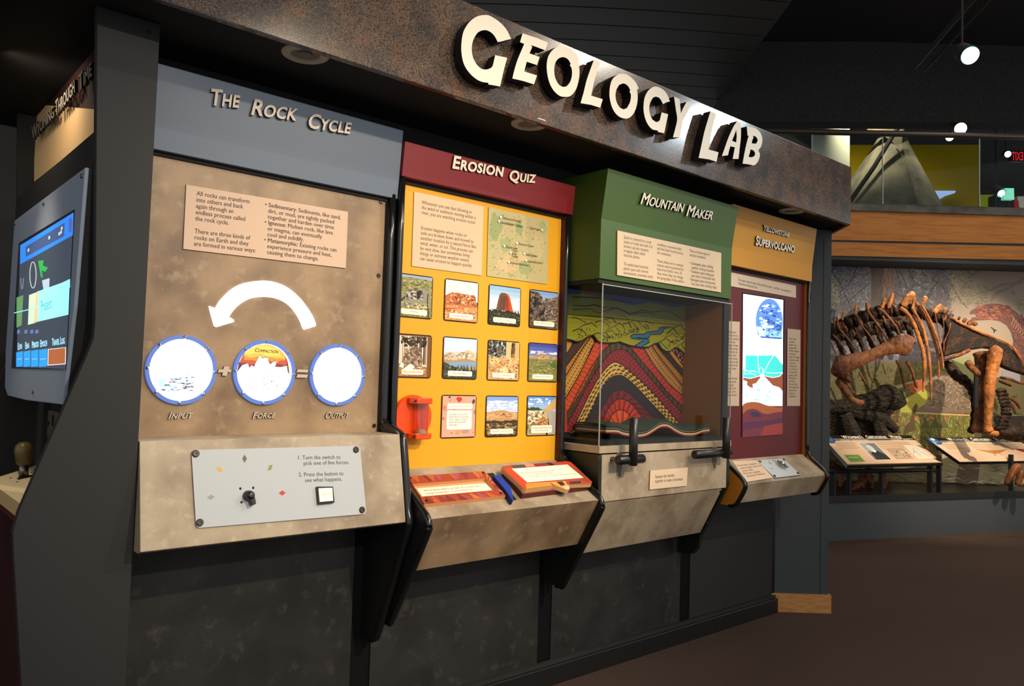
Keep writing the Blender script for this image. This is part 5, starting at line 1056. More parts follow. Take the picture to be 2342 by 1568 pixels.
for P in ([(92, 945), (101, 946), (100, 972), (97, 972), (96, 955), (93, 968)], [(105, 962), (115, 964), (110, 975)], [(119, 948), (124, 950), (123, 976), (118, 974)], [(91, 985), (108, 1000), (112, 990), (108, 1012), (100, 1018), (100, 1000)]): b.flat(fp, NX, P, '#201c1a')
b.flat(fp, NX, [(83.5, 1036), (140, 1048), (140, 1056), (83.5, 1044)], '#b0b4b8'); b.build('poster', 'print', wy)
# ================================================================ DINOSAUR GALLERY
WA = V(7.808, 3.972, 0); WD = V(0.932, -0.363, 0).normalized(); WN = V(0.363, 0.932, 0).normalized()   # front of the low platform: along, inward
def onW(off): return onP(WA + WN * off, WN)
ZP = .46
b = MB(); L0, L1 = WA - WD * 2.6, WA + WD * 6
b.prism([L0, L1, L1 + WN * 4.5, L0 + WN * 4.5], (0, 0, ZP - .07)); struct(b.build('wall_platform', 'slate_post'))
b = MB(); q = -WN * .012; b.prism([L0 + q + V(0, 0, ZP - .07), L1 + q + V(0, 0, ZP - .07), L1 + WN * 4.5 + V(0, 0, ZP - .07), L0 + WN * 4.5 + V(0, 0, ZP - .07)], (0, 0, .07)); struct(b.build('trim_3', 'black'))
# ---- painted mural on the wall behind
DM = 9.55
def fm(x, y):
    p = PG(x, y, DM); p.z = max(p.z, ZP + .002); return p
m0, m1 = PG(1700, 700, DM), PG(3050, 700, DM)
b = MB(); b.prism([V(m0.x, m0.y, ZP), V(m1.x, m1.y, ZP), V(m1.x, m1.y, 3.6), V(m0.x, m0.y, 3.6)], FWH * .08, '#5c5b61')
c1 = lambda P: [(1880 + x / 5.069, 580 + y / 5.069) for x, y in P]; c2 = lambda P: [(1880 + x / 5.069, 840 + y / 5.069) for x, y in P]
NGv = -FWH
def M1(P, c): b.flat(fm, NGv, c1(P), c)
def M2(P, c): b.flat(fm, NGv, c2(P), c)
LM = [0]
def dabs(n, box, cols, sx, sy, seed=0, ang=None, ok=None):
    """short brush strokes, box in crop units of the upper view"""
    r = random.Random(seed); x0, y0, x1, y1 = box; base = b.lay
    if sy > 5: n = int(n * 3.2); sx *= .62; sy *= .5
    b.lay += 10
    for i in range(n):
        x, y = r.uniform(x0, x1), r.uniform(y0, y1)
        if ok and not ok(x, y): continue
        a = r.uniform(0, pi) if ang is None else ang + r.gauss(0, .25); L, w = sx * r.uniform(.5, 1.4), sy * r.uniform(.5, 1.3)
        p = [(x + L * cos(a), y + L * sin(a)), (x - w * sin(a), y + w * cos(a)), (x - L * cos(a), y - L * sin(a)), (x + w * sin(a), y - w * cos(a))]
        b.flat(fm, NGv, c1(p), r.choice(cols), .00025 + .00002 * (base + 1) + 8e-6 * (i % 24))
M1([(-300, -200), (3600, -200), (3600, 3000), (-300, 3000)], '#5c5b60')
M1([(1480, -100), (3600, -100), (3600, 1500), (1480, 1500)], '#98897a')
M1([(1480, 760), (2342, 700), (3600, 700), (3600, 1500), (1480, 1500)], '#9a8c7c')
dabs(520, (0, 0, 1500, 1200), ['#56565d', '#6a6a72', '#4c4c52', '#76767c', '#5c5c64', '#66676e', '#80828a'], 60, 22, 1)
dabs(240, (100, 60, 560, 560), ['#7d8699', '#98a0b0', '#666d7c', '#484c57', '#727a8c'], 26, 8, 2, 1.2)
dabs(170, (0, 60, 1500, 700), ['#3f3d40', '#4a484c', '#58565a', '#34322f'], 70, 4, 3, 2.2)
dabs(60, (60, 250, 200, 620), ['#8f8f5c', '#a3a06a', '#767a50'], 18, 12, 4)
M1([(570, -200), (720, -200), (700, 300), (690, 700), (570, 700)], '#4a3f40'); M1([(725, -200), (860, -200), (830, 120), (840, 400), (850, 800), (690, 800), (700, 480)], '#6b5850')
dabs(90, (700, 0, 850, 700), ['#4a3c38', '#8a7468', '#584840', '#927c6c', '#3a302e'], 70, 6, 5, 1.5); M1([(1325, -200), (1385, -200), (1372, 200), (1380, 800), (1320, 800), (1330, 300)], '#5f5558')
dabs(50, (570, 0, 720, 700), ['#403638', '#544848', '#5a4c4a'], 80, 6, 6, 1.55)
for P in ([(845, 150), (900, 330), (960, 560)], [(850, 120), (950, 300), (1000, 520)], [(960, 80), (1080, 330), (1300, 460)], [(1110, 100), (1200, 260), (1400, 380), (1500, 640)], [(1310, 90), (1420, 200), (1520, 260)], [(1480, 300), (1590, 520), (1690, 630)], [(1440, 400), (1500, 560)], [(0, 70), (200, 330), (340, 640)], [(520, 80), (350, 300), (200, 460)], [(420, 90), (330, 330), (170, 420)], [(840, 440), (960, 520)], [(1340, 320), (1200, 520)], [(300, 560), (560, 330)]):
    b.line(fm, NGv, c1(spline(P, 4)), [.9 - .5 * i / 9 for i in range(len(spline(P, 4)))], '#332c2b')
fol = ['#6c6f66', '#8d9088', '#4f524a', '#7c8070', '#a3a596', '#5c6048', '#94946c']
dabs(420, (1440, 60, 1900, 560), fol, 22, 7, 7, None, lambda x, y: (x - 1480) / 420 < 1.05 - abs(y - 260) / 420 and y < 120 + (1900 - x) * 1.3)
dabs(160, (1600, 360, 1930, 590), fol + ['#a89a58', '#b08a5c'], 24, 8, 8, .5); dabs(130, (1680, 90, 2100, 230), fol, 24, 8, 9, .5, lambda x, y: y < 240 - (x - 1680) * .3)
dabs(60, (2250, 520, 2600, 660), ['#8f9470', '#a3a684', '#6e7658'], 20, 10, 10)
for P in ([(1960, 560), (2020, 460), (2160, 400), (2342, 280)], [(1950, 430), (2080, 360), (2200, 350), (2342, 320)], [(2200, 430), (2240, 480)]): b.line(fm, NGv, c1(spline(P, 4)), [2.2, 2.6, 3, 3, 3, 3, 3, 3, 3, 3, 3, 2.6, 2][:len(spline(P, 4))] if len(spline(P, 4)) <= 13 else 2.6, '#857a72')
# painted duck-billed animal in the distance, bird, hills
M1([(1710, 700), (1725, 660), (1800, 620), (1880, 590), (1960, 576), (2060, 582), (2150, 610), (2230, 660), (2300, 720), (2400, 820), (2700, 1100), (2700, 2100), (2200, 1500), (2215, 1000), (2190, 910), (2140, 830), (2060, 780), (1960, 764), (1860, 770), (1770, 774), (1725, 745), (1790, 730), (1780, 700)], '#6e4a42')
dabs(140, (1800, 600, 2180, 770), ['#9a5a42', '#5c4044', '#b06a48', '#7d4a40', '#4a383c'], 40, 12, 11, .1, lambda x, y: 600 < y < 760 and x > 1780)
dabs(120, (2210, 700, 2500, 1500), ['#5a4444', '#7d5048', '#4a3a3e', '#8a5a4a'], 40, 14, 12, 1.0, lambda x, y: x > 2170 + (y - 700) * .05)
for i in range(8): b.line(fm, NGv, c1(spline([(2195 + i * 26, 700 + i * 34), (2215 + i * 22, 760 + i * 34), (2190 + i * 22, 830 + i * 22)], 4)), .9, '#a8826a')
b.line(fm, NGv, c1([(1960, 850), (1990, 880), (2025, 890)]), 1, '#2a2522'); b.line(fm, NGv, c1([(1990, 870), (1998, 915)]), 1.2, '#2a2522')
M1([(0, 1300), (600, 1260), (1300, 1260), (1760, 1240), (1800, 1320), (1800, 1500), (2080, 1420), (2342, 1400), (3600, 1400), (3600, 3000), (-300, 3000), (-300, 1300)], '#5d5638')
dabs(420, (0, 1280, 1700, 2100), ['#5e5a34', '#6a6538', '#4c482c', '#645a36', '#746e40', '#45422a', '#5c5030', '#566030'], 60, 26, 13)
M1([(1380, 1380), (1450, 1370), (1560, 1430), (1660, 1560), (1720, 1700), (1740, 1840), (1100, 1840), (1080, 1600), (1180, 1480)], '#7a6a5c'); dabs(150, (1100, 1420, 1720, 1800), ['#8f7c6c', '#6a5a4c', '#a08a74', '#7d6c4c', '#585034'], 40, 18, 14)
M1([(1500, 1220), (1720, 1200), (1800, 1290), (1760, 1480), (1640, 1400)], '#8a9060'); M1([(2090, 1350), (2290, 1350), (2300, 1480), (2080, 1440)], '#8a8a92')
M1([(980, 1560), (1100, 1460), (1200, 1500), (1190, 1640), (1100, 1580)], '#a3522c'); b.line(fm, NGv, c1([(1020, 1580), (1140, 1640), (1200, 1720)]), [2.5, 2, 1], '#b0502e')
M2([(930, 380), (1190, 240), (1250, 300), (1200, 420), (1000, 540), (900, 520)], '#a3a044'); M2([(880, 520), (1740, 545), (1740, 900), (900, 900)], '#6d6c34')
dabs(260, (880, 1850, 1760, 2220), ['#8f9044', '#4c5a28', '#a8a85c', '#5c7034', '#b0a468', '#3c4820', '#c07a58'], 34, 9, 15, 1.5)
M2([(1080, 515), (1740, 548), (1740, 562), (1080, 535)], '#d0a478')
for x, w in ((1060, 60), (1220, 110), (1400, 46)): M2([(x, 590), (x + w * .3, 570), (x + w, 585), (x + w * .6, 605)], '#c46a58')
M2([(1020, 620), (1050, 470), (1090, 410), (1110, 450), (1070, 560), (1080, 720), (940, 780), (960, 680)], '#5a4a30')
for x in (1200, 1310, 1410): M2([(x - 60, 700), (x - 20, 620), (x, 560), (x + 20, 620), (x + 50, 700)], '#5f5a34')
dabs(220, (60, 1820, 900, 2200), ['#2e2a1e', '#5a3a24', '#8a5a3c', '#3a4424', '#a87050', '#1f1c16', '#4a5a30'], 40, 16, 16)
dabs(60, (80, 1900, 330, 2080), ['#c08868', '#d8a888', '#8a9a6c', '#a86c4c'], 14, 10, 17); dabs(120, (2150, 1850, 2500, 2050), ['#5c8a4c', '#2a3a20', '#84ac6c', '#1f2a18', '#3c5a30'], 26, 9, 18)
M2([(1990, 560), (3600, 560), (3600, 900), (2000, 900)], '#2c2620'); dabs(110, (2150, 1950, 2600, 2240), ['#4a2c18', '#33241c', '#5c3a22', '#241c18'], 50, 16, 19, .1)
M2([(100, 1000), (3600, 860), (3600, 1420), (100, 1420)], '#776b4a'); M2([(1350, 1000), (2200, 1060), (3600, 1060), (3600, 1375), (1350, 1370)], '#b8ab84')
M2([(1590, 1110), (1830, 1110), (1800, 1375), (1530, 1370)], '#7a6a58'); M2([(100, 1050), (1350, 1060), (1340, 1370), (100, 1370)], '#75684a'); M2([(100, 1365), (3600, 1375), (3600, 1480), (100, 1480)], '#4a382c')
dabs(190, (1360, 2330, 2700, 2690), ['#5f5234', '#8a7c54', '#a89a6c', '#e4dab4', '#4a4028', '#efe8c8'], 70, 4, 20, .03); dabs(200, (120, 2380, 1350, 2690), ['#8a7c50', '#5a4c34', '#9a8c5c', '#4c4230'], 60, 7, 21, .05)
dabs(90, (1100, 2170, 1500, 2320), ['#6c6430', '#4a4424', '#8a8448', '#c0b060'], 30, 10, 22, 1.4)
mural = tag(b.build('mural', 'print'), 'large painted swamp forest mural with trees, water and a duck-billed animal behind the skeleton', 'mural')
b = MB(); b.prism([V(m0.x, m0.y, 0) + FWH * .09, V(m1.x, m1.y, 0) + FWH * .09, V(m1.x, m1.y, 3.6) + FWH * .09, V(m0.x, m0.y, 3.6) + FWH * .09], FWH * .1); struct(b.build('wall_mural', 'charcoal_plate'))

# ---- mounted skeleton
sk = thing('dinosaur_skeleton', 'large brown mounted dinosaur skeleton with curved ribs standing before the painted mural', 'skeleton', PG(2110, 1125, 8.8) * 1.0)
BTEX = bpy.data.textures.new('worn_bone', 'CLOUDS'); BTEX.noise_scale = .05; BTEX.noise_depth = 3
def bone(name, P, R, dep, m='bone', n=9, wave=0.0, smooth=True, seed=0, sp=4, flat=1.0):
    """P in crop units of the upper view, R = radii in the same units, dep = distance(s)"""
    D = dep if hasattr(dep, '__len__') else [dep] * len(P)
    Q = spline([(p[0], p[1], r, d) for p, r, d in zip(P, R if hasattr(R, '__len__') else [R] * len(P), D)], sp)
    r_ = random.Random(seed); pts = [PG(1880 + q[0] / 5.069, 580 + q[1] / 5.069, q[3]) for q in Q]
    rad = [max(.003, q[2] / 5.069 * q[3] / F * (1 + r_.uniform(-wave, wave))) for q in Q]
    rad[0] *= .7; rad[-1] *= .7
    c = MB(); c.tube(pts, rad, n=n, flat=flat); o = c.build(name, m, sk, smooth=smooth)
    sub = o.modifiers.new('round', 'SUBSURF'); sub.levels = 1; sub.render_levels = 2
    dm = o.modifiers.new('worn', 'DISPLACE'); dm.texture = BTEX; dm.texture_coords = 'GLOBAL'; dm.strength = min(.045, max(rad) * .9) if m == 'bone_dark' else min(.02, max(rad) * .35); dm.mid_level = .5
    return o
DN, DF = 8.62, 9.1
for i, (P, R) in enumerate([
    ([(390, 700), (440, 800), (540, 930), (590, 1010), (625, 1085)], [22, 14, 13, 12, 10]), ([(520, 650), (600, 760), (690, 880), (740, 960), (775, 1020)], [22, 15, 13, 12, 10]), ([(640, 630), (720, 680), (800, 770), (860, 850), (895, 930)], [24, 20, 18, 16, 14]),
    ([(900, 620), (1000, 700), (1080, 850), (1130, 1000), (1170, 1130), (1190, 1290), (1180, 1520), (1170, 1600)], [26, 24, 26, 27, 26, 24, 18, 10]), ([(1040, 620), (1110, 740), (1170, 860), (1205, 1000), (1235, 1150), (1250, 1300), (1262, 1500), (1268, 1690)], [24, 20, 20, 20, 19, 18, 17, 10]),
    ([(1090, 560), (1180, 700), (1250, 850), (1300, 1000), (1340, 1150), (1358, 1300), (1350, 1450)], [20, 18, 19, 20, 18, 16, 11]), ([(1150, 580), (1240, 740), (1300, 880), (1350, 1020), (1390, 1180), (1410, 1345)], [16, 15, 16, 16, 14, 10]),
    ([(1310, 690), (1340, 850), (1358, 950), (1370, 1010)], [10, 9, 9, 7]), ([(1400, 720), (1412, 850), (1402, 1000), (1420, 1100)], [10, 8, 8, 6]), ([(1490, 800), (1470, 900), (1420, 1020), (1410, 1145)], [10, 9, 9, 7]),
    ([(190, 860), (280, 960), (350, 1060), (415, 1125)], [14, 11, 11, 8]), ([(120, 930), (200, 1020), (285, 1145)], [13, 11, 8]), ([(80, 980), (130, 1090), (172, 1165)], [11, 9, 7])]):
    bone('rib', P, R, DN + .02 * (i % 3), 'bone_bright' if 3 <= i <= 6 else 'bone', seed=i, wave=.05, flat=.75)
for i, (P, R) in enumerate([([(860, 1230), (910, 1330), (935, 1430), (962, 1568)], [18, 18, 18, 14]), ([(980, 1240), (1040, 1350), (1080, 1480), (1102, 1560)], [22, 20, 20, 16]), ([(430, 1370), (480, 1450), (522, 1525)], [14, 12, 8]), ([(530, 1340), (570, 1430), (602, 1505)], [12, 10, 7]), ([(700, 1270), (742, 1405)], [9, 7]), ([(240, 1440), (300, 1520), (380, 1620)], [12, 10, 8])]):
    bone('rib', P, R, DF, 'bone', seed=30 + i)
for i, (P, R, m) in enumerate([([(385, 735), (400, 585)], [22, 30], 1), ([(535, 660), (518, 560)], [28, 32], 1), ([(232, 775), (255, 665)], [20, 24], 1), ([(150, 845), (140, 730)], [14, 18], 0), ([(690, 640), (715, 560), (735, 512)], [36, 36, 26], 1), ([(765, 640), (795, 540), (820, 458)], [30, 36, 26], 1), ([(845, 590), (850, 530)], [16, 15], 0), ([(930, 610), (1000, 520), (1068, 448)], [30, 52, 34], 1), ([(1050, 640), (1075, 500)], [28, 30], 1), ([(1165, 595), (1195, 530), (1212, 498)], [28, 36, 26], 1), ([(1300, 690), (1350, 630), (1392, 590)], [28, 36, 26], 1), ([(1405, 690), (1440, 650), (1462, 632)], [24, 28, 18], 0), ([(1415, 790), (1440, 710)], [22, 24], 0), ([(1465, 750), (1520, 700)], [26, 28], 0), ([(1580, 765), (1598, 728)], [26, 24], 0), ([(1635, 795), (1672, 745)], [26, 24], 0), ([(1690, 830), (1740, 785), (1790, 830)], [28, 36, 30], 0), ([(190, 830), (175, 730)], [14, 16], 0)]):
    bone('neural_spine', P, R, 8.85, 'bone_bright' if m else 'bone', seed=60 + i, wave=.12, flat=.6)
for i in range(15):
    x = 110 + i * 92; y = 860 - 240 * sin(min(1, i / 9) * pi / 2) + max(0, i - 10) * 24
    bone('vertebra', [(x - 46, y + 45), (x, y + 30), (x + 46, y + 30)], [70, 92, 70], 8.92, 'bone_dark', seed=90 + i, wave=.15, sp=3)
bone('far_rib_shade', [(80, 960), (330, 910), (640, 840), (900, 800), (1120, 850)], [60, 90, 100, 90, 50], 9.2, 'bone_dark', seed=120, wave=.25, flat=.3)  # dark mass standing in for the shade between the near ribs
for i in range(9):
    x = 130 + i * 118; y = 880 - 20 * i if i < 6 else 770
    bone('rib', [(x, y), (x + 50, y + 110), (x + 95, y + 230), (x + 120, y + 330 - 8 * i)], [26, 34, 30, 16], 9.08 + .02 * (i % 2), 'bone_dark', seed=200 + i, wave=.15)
for i in range(11):
    x = 170 + i * 88; y = 800 - 14 * i + 50 * (i % 3)
    bone('rib_head', [(x, y), (x + 24, y + 48), (x + 30, y + 92)], [12, 17, 9], 8.78, 'bone', seed=230 + i, wave=.2, sp=3)
bone('shoulder_blade', [(120, 1300), (180, 1310), (320, 1265), (500, 1200), (650, 1140), (800, 1080), (930, 1050), (1040, 1090)], [60, 132, 105, 76, 70, 88, 135, 120], 8.5, 'bone', n=12, flat=.45, wave=.04)
bone('coracoid', [(240, 1370), (290, 1440), (335, 1500)], [70, 46, 14], 8.5, 'bone', seed=4)
bone('upper_arm', [(170, 1460), (210, 1490), (270, 1590), (345, 1690), (420, 1725), (490, 1715)], [40, 52, 44, 40, 42, 22], 8.55, 'bone', n=10, seed=5, wave=.05)
c = MB(); D = 8.82; P = [(1415, 770), (1500, 738), (1620, 800), (1800, 890), (2000, 980), (2150, 1040), (2260, 1150), (2330, 1290), (2440, 1420), (2200, 1345), (2100, 1300), (2050, 1110), (1900, 1090), (1700, 1120), (1415, 1195), (1440, 1050), (1480, 900)]
c.prism([PG(*c1([p])[0], D) for p in P], FWH * .12); c.build('hip_plate', 'bone_dark', sk, bevel=.02)
bone('hip_lit_rim', [(1500, 742), (1640, 820), (1800, 892), (1950, 955), (2120, 1015), (2230, 1105), (2320, 1250), (2430, 1420)], [16, 18, 20, 16, 14, 16, 13, 10], 8.8, 'bone_bright', seed=6, wave=.1)  # light along the hip's upper edge, put in as a paler strip
bone('pubic_bone', [(1410, 1222), (1560, 1182), (1725, 1108)], [16, 24, 26], 8.72, 'bone', seed=7, wave=.06)
bone('thigh_bone', [(2050, 1090), (2010, 1140), (1990, 1260), (1960, 1400), (1945, 1540), (1930, 1800), (1925, 2000), (1935, 2060)], [56, 82, 74, 62, 64, 48, 46, 60], 8.6, 'bone_bright', n=12, seed=8, wave=.05)
bone('toe_bone', [(1930, 2070), (2000, 2085), (2045, 2075)], [44, 40, 30], 8.6, 'bone_bright', seed=9)
bone('shin_bone', [(1850, 1130), (1860, 1250), (1850, 1450), (1850, 1700), (1835, 1950), (1820, 2080)], [110, 80, 58, 66, 76, 96], 8.78, 'bone', n=12, seed=10, wave=.06)
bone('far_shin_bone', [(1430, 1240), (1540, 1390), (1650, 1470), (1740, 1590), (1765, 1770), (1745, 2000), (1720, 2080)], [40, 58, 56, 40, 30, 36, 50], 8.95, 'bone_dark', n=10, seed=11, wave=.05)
bone('fibula', [(1680, 1245), (1750, 1335), (1830, 1410)], [46, 42, 36], 8.7, 'bone', seed=12)
c = MB(); c.tube([PG(*c1([(1790, 1290)])[0], 8.72), PG(*c1([(1782, 1780)])[0], 8.72)], .025, n=8); c.build('support_rod', 'black', sk)
for nm, Ls in (('front_foot', [([(560, 2480), (490, 2610), (390, 2700), (315, 2745)], [52, 42, 42, 26]), ([(570, 2560), (565, 2640), (560, 2725)], [46, 42, 36]), ([(700, 2540), (720, 2650), (690, 2730)], [42, 40, 34]), ([(250, 2470), (230, 2610), (195, 2710)], [30, 28, 26]), ([(470, 2500), (450, 2600), (470, 2720)], [40, 34, 34])]), ('hind_foot', [([(2290, 2440), (2200, 2550), (2130, 2680)], [52, 44, 38]), ([(2320, 2500), (2260, 2690)], [44, 42]), ([(2400, 2480), (2380, 2700)], [44, 40])])):
    for i, (P, R) in enumerate(Ls): bone(nm + '_bone', P, R, 8.72, 'bone', seed=130 + i, wave=.12)
bone('elbow_bone', [(60, 2420), (140, 2480), (230, 2490)], [66, 64, 34], 8.75, 'bone', seed=140, wave=.1)
bone('forearm_bone', [(330, 2300), (400, 2380), (560, 2440)], [30, 34, 40], 8.8, 'bone', seed=141, wave=.1)
sk2 = thing('small_skeleton', 'dark column of small vertebrae and ribs behind the bright upright leg bone', 'skeleton', PG(2310, 1060, 9.2))
sk_, sk = sk, sk2
for i in range(11):
    t = i / 10; x = 2070 + 60 * sin(t * 3); y = 1590 + 430 * t
    bone('vertebra', [(x - 60, y + 8), (x, y - 8), (x + 70, y + 6)], [20, 34, 18], 9.15, 'bone_dark', seed=160 + i, sp=3)
for i, P in enumerate(([(2060, 1430), (2180, 1450), (2300, 1500), (2420, 1480)], [(2050, 1470), (2120, 1500), (2200, 1530)], [(2160, 1660), (2250, 1720), (2300, 1800)], [(2150, 1700), (2220, 1780), (2240, 1860)])): bone('limb_bone', P, [18, 20, 16, 12][:len(P)], 9.2, 'bone', seed=180 + i, wave=.15)
bone('tail_base', [(2000, 2060), (2150, 2080), (2450, 2100)], [70, 90, 70], 9.2, 'bone_dark', seed=190, wave=.2)
sk = sk_
c = MB(); Q = spline([(20, 1790, 62), (300, 1765, 92), (600, 1715, 125), (760, 1660, 150), (900, 1740, 100), (930, 1770, 40)], 4); rr = random.Random(9)
c.tube([PG(1880 + q[0] / 5.069, 580 + q[1] / 5.069, 9.38) for q in Q], [q[2] / 5.069 * 9.38 / F * rr.uniform(.92, 1.08) for q in Q], n=12); c.tube([PG(*c1([p])[0], 9.38) for p in ((0, 1700), (150, 1760), (420, 1850), (700, 1900), (860, 2050))], [.05, .06, .09, .08, .05], n=8)
c.tube([PG(*c1([p])[0], 9.38) for p in ((250, 1850), (330, 2060), (350, 2300))], [.09, .12, .14], n=8); c.tube([PG(*c1([p])[0], 9.4) for p in ((600, 1850), (660, 2050), (700, 2300))], [.08, .10, .12], n=8)
tag(c.build('fallen_trunk', 'bark', loc=PG(2000, 1105, 9.38)), 'dark grey bark trunk lying below the skeleton shoulder', 'log')

# ---- two reader signs and the rail
def sign(q, txt, posts, extra):
    """q = top-left, top-right, bottom-right, bottom-left"""
    zb, zt = .79, 1.04
    tl, tr, br, bl = PZ(*q[0], zt), PZ(*q[1], zt), PZ(*q[2], zb), PZ(*q[3], zb)
    n = (br - bl).cross((tl - bl) + (tr - br)).normalized(); n = n if n.z > 0 else -n
    U = br - bl; T = ((tl - bl) + (tr - br)) / 2; f = lambda u, v: bl + U * u + T * v
    o = thing('reader_sign', txt, 'sign', (posts[0].x, posts[0].y, 0), 'slanted reader signs before the skeleton')
    c = MB(); c.prism([f(-.008, -.03), f(1.008, -.03), f(1.008, 1.01), f(-.008, 1.01)], -n * .03); c.build('sign_tray', 'black', o)
    c = MB(); c.prism([f(0, 0), f(1, 0), f(1, 1), f(0, 1)], n * .004, '#cfae90')
    g = lambda u, v: f(u, v) + n * .004
    R = lambda u0, v0, u1, v1, k: c.flat(g, n, [(u0, v0), (u1, v0), (u1, v1), (u0, v1)], k)
    R(0, .84, 1, 1, '#0d0d0d'); R(.1, .785, .985, .80, '#efe6d4'); R(0, .80, 1, .84, '#0d0d0d'); R(.1, .845, .985, .86, '#e8dfcc')
    text3(c, g, n, "Wyoming's", (.21, .88), (.43, .88), (.21, .99), '#efe6d2', small=True, bold=.03); text3(c, g, n, 'Cretaceous', (.47, .88), (.70, .88), (.47, .99), '#efe6d2', small=True, bold=.03); text3(c, g, n, 'World', (.74, .88), (.87, .88), (.74, .99), '#efe6d2', small=True, bold=.03)
    for u0, u1 in ((.16, .26), (.28, .46), (.72, .84), (.86, .94)): R(u0, .812, u1, .826, '#b9b0a0')
    R(0, .45, .96, .78, '#d6b898')
    c.flat(g, n, [(.045 + .055 * cos(i * pi / 12), .85 + .15 * sin(i * pi / 12)) for i in range(24)], '#2c4ca0'); 
    for j, (x, y, k) in enumerate(((.03, .9, '#7aa050'), (.06, .83, '#3f8a5a'), (.05, .93, '#c8d8e8'), (.02, .8, '#7fb0d8'))): c.flat(g, n, [(x + .02 * cos(i * pi / 4), y + .05 * sin(i * pi / 4)) for i in range(8)], k)
    rr = random.Random(3)
    for i in range(9):
        v = .74 - i * .033
        for u0, u1 in ((.06, .30), (.36, .92)):
            if u0 < .3 and i > 7: continue
            c.flat(g, n, [(u0, v), (u1 - rr.uniform(0, .06), v), (u1 - rr.uniform(0, .06), v - .011), (u0, v - .011)], '#9a8068')
    extra(c, g, n, R); c.build('sign_panel', 'print', o)
    for p, z0 in posts_z(posts): 
        c = MB(); c.box((p.x - .022, p.y - .022, z0), (p.x + .022, p.y + .022, zb - .02 + p.z)); c.build('post', 'black', o)
    return o
def posts_z(ps): return [(p, 0.0) for p in ps]
def ex1(c, g, n, R):
    R(.05, .07, .2, .3, '#5c8a30'); R(.075, .2, .17, .23, '#8fb45c'); R(.07, .14, .18, .16, '#44701f')
    R(.31, .1, .50, .72, '#e2d2bc'); R(.32, .12, .49, .70, '#6f747c'); R(.32, .4, .40, .7, '#9aa0a8'); c.flat(g, n, [(.335, .12), (.345, .34), (.39, .42), (.44, .42), (.48, .28), (.485, .12)], '#26282c'); c.flat(g, n, [(.395 + .03 * cos(i * pi / 6), .53 + .11 * sin(i * pi / 6)) for i in range(12)], '#c9c4bc'); c.flat(g, n, [(.375, .45), (.425, .45), (.41, .37), (.385, .37)], '#e8e4dc')
    R(.55, .13, .74, .5, '#a8927a'); rr = random.Random(2)
    for i in range(30): x, y = rr.uniform(.56, .72), rr.uniform(.15, .4); c.flat(g, n, [(x, y), (x + .02, y + .01), (x + .015, y + .05)], rr.choice(['#5a4634', '#3c3026', '#d0c0a8', '#7a6450']))
    R(.78, .12, .96, .62, '#d9cdbc'); c.line(g, n, [(.8, .3), (.84, .4), (.9, .36), (.94, .2)], .004, '#8a847a'); c.line(g, n, [(.84, .38), (.85, .2)], .004, '#8a847a'); c.line(g, n, [(.82, .34), (.86, .5), (.92, .46)], .003, '#8a847a')
def ex2(c, g, n, R):
    c.flat(g, n, [(.36, .5), (.46, .45), (.6, .46), (.72, .5), (.6, .36), (.5, .3), (.44, .38)], '#a8743c'); c.line(g, n, [(.5, .36), (.48, .22)], .006, '#a8743c'); c.line(g, n, [(.56, .36), (.56, .26)], .005, '#a8743c'); c.flat(g, n, [(.8, .52), (.9, .5), (.98, .34), (.9, .2), (.84, .4)], '#8a3a24')
p1 = PZ(2126, 1221, 0); p2 = PZ(2147, 1221, 0); p3 = p2 + WD * 1.1
p1.z = .02; p2.z = 0.10; p3.z = .10
sign([(1876, 990), (2093, 1001), (2153, 1057), (1938, 1062)], 'slanted sign with portrait photo headed Wyoming\'s Cretaceous World, nearer the island', [p1], ex1)
sign([(2124, 998), (2318, 1004), (2396, 1053), (2195, 1056)], 'slanted sign with lizard drawing headed Wyoming\'s Cretaceous World, at the right edge', [p2, p3], ex2)
rl = thing('guard_rail', 'low black rail with slim posts on the platform edge under the first slanted sign', 'railing', WA + WN * .1 + V(0, 0, ZP))
fw_ = onW(.08)
for x in (1906, 1941, 2015):
    p = fw_(x, 1120); c = MB(); c.box((p.x - .02, p.y - .02, ZP), (p.x + .02, p.y + .02, .70)); c.build('rail_post', 'black', rl)
a_, b_ = fw_(1850, 1052), fw_(2150, 1066); a_.z = b_.z = .70
c = MB(); c.tube([a_, b_], .022, n=8); c.build('rail_bar', 'black', rl)

# ================================================================ MEZZANINE
DZ = 9.0
fz = onG(DZ)
def band(name, y0l, y0r, y1l, y1r, m, dep=.3, off=0):
    g_ = onG(DZ + off); c = MB(); xl, xr = 1700, 2700
    def yy(yl, yr, x): return yl + (yr - yl) * (x - 1893) / 449
    pts = [g_(xl, yy(y0l, y0r, xl)), g_(xr, yy(y0l, y0r, xr)), g_(xr, yy(y1l, y1r, xr)), g_(xl, yy(y1l, y1r, xl))]
    c.prism(pts, FWH * dep); return struct(c.build(name, m))
band('trim_4', 477, 488, 504, 519, 'wood_orange', .3); band('wall_mezzanine', 501, 514, 548, 557, 'wood_orange', .3, -.004); band('trim_5', 546, 556, 553.5, 564, 'black', .3, .012); band('wall_fascia', 553, 563, 584, 594, 'wood_orange', .3)
band('trim_6', 583, 594, 592, 606, 'slate_post', .5, .03)
band('trim_7', 462.5, 475, 479, 493, 'steel_trim', .1, -.03)
c = MB(); g0, g1 = PG(1700, 478, DZ + .25), PG(2700, 497, DZ + .25); zz = min(g0.z, g1.z) - .03
c.prism([V(g0.x, g0.y, zz), V(g1.x, g1.y, zz), V(g1.x, g1.y, zz) + FWH * 9, V(g0.x, g0.y, zz) + FWH * 9], (0, 0, -.2)); struct(c.build('floor_upper', 'carpet'))
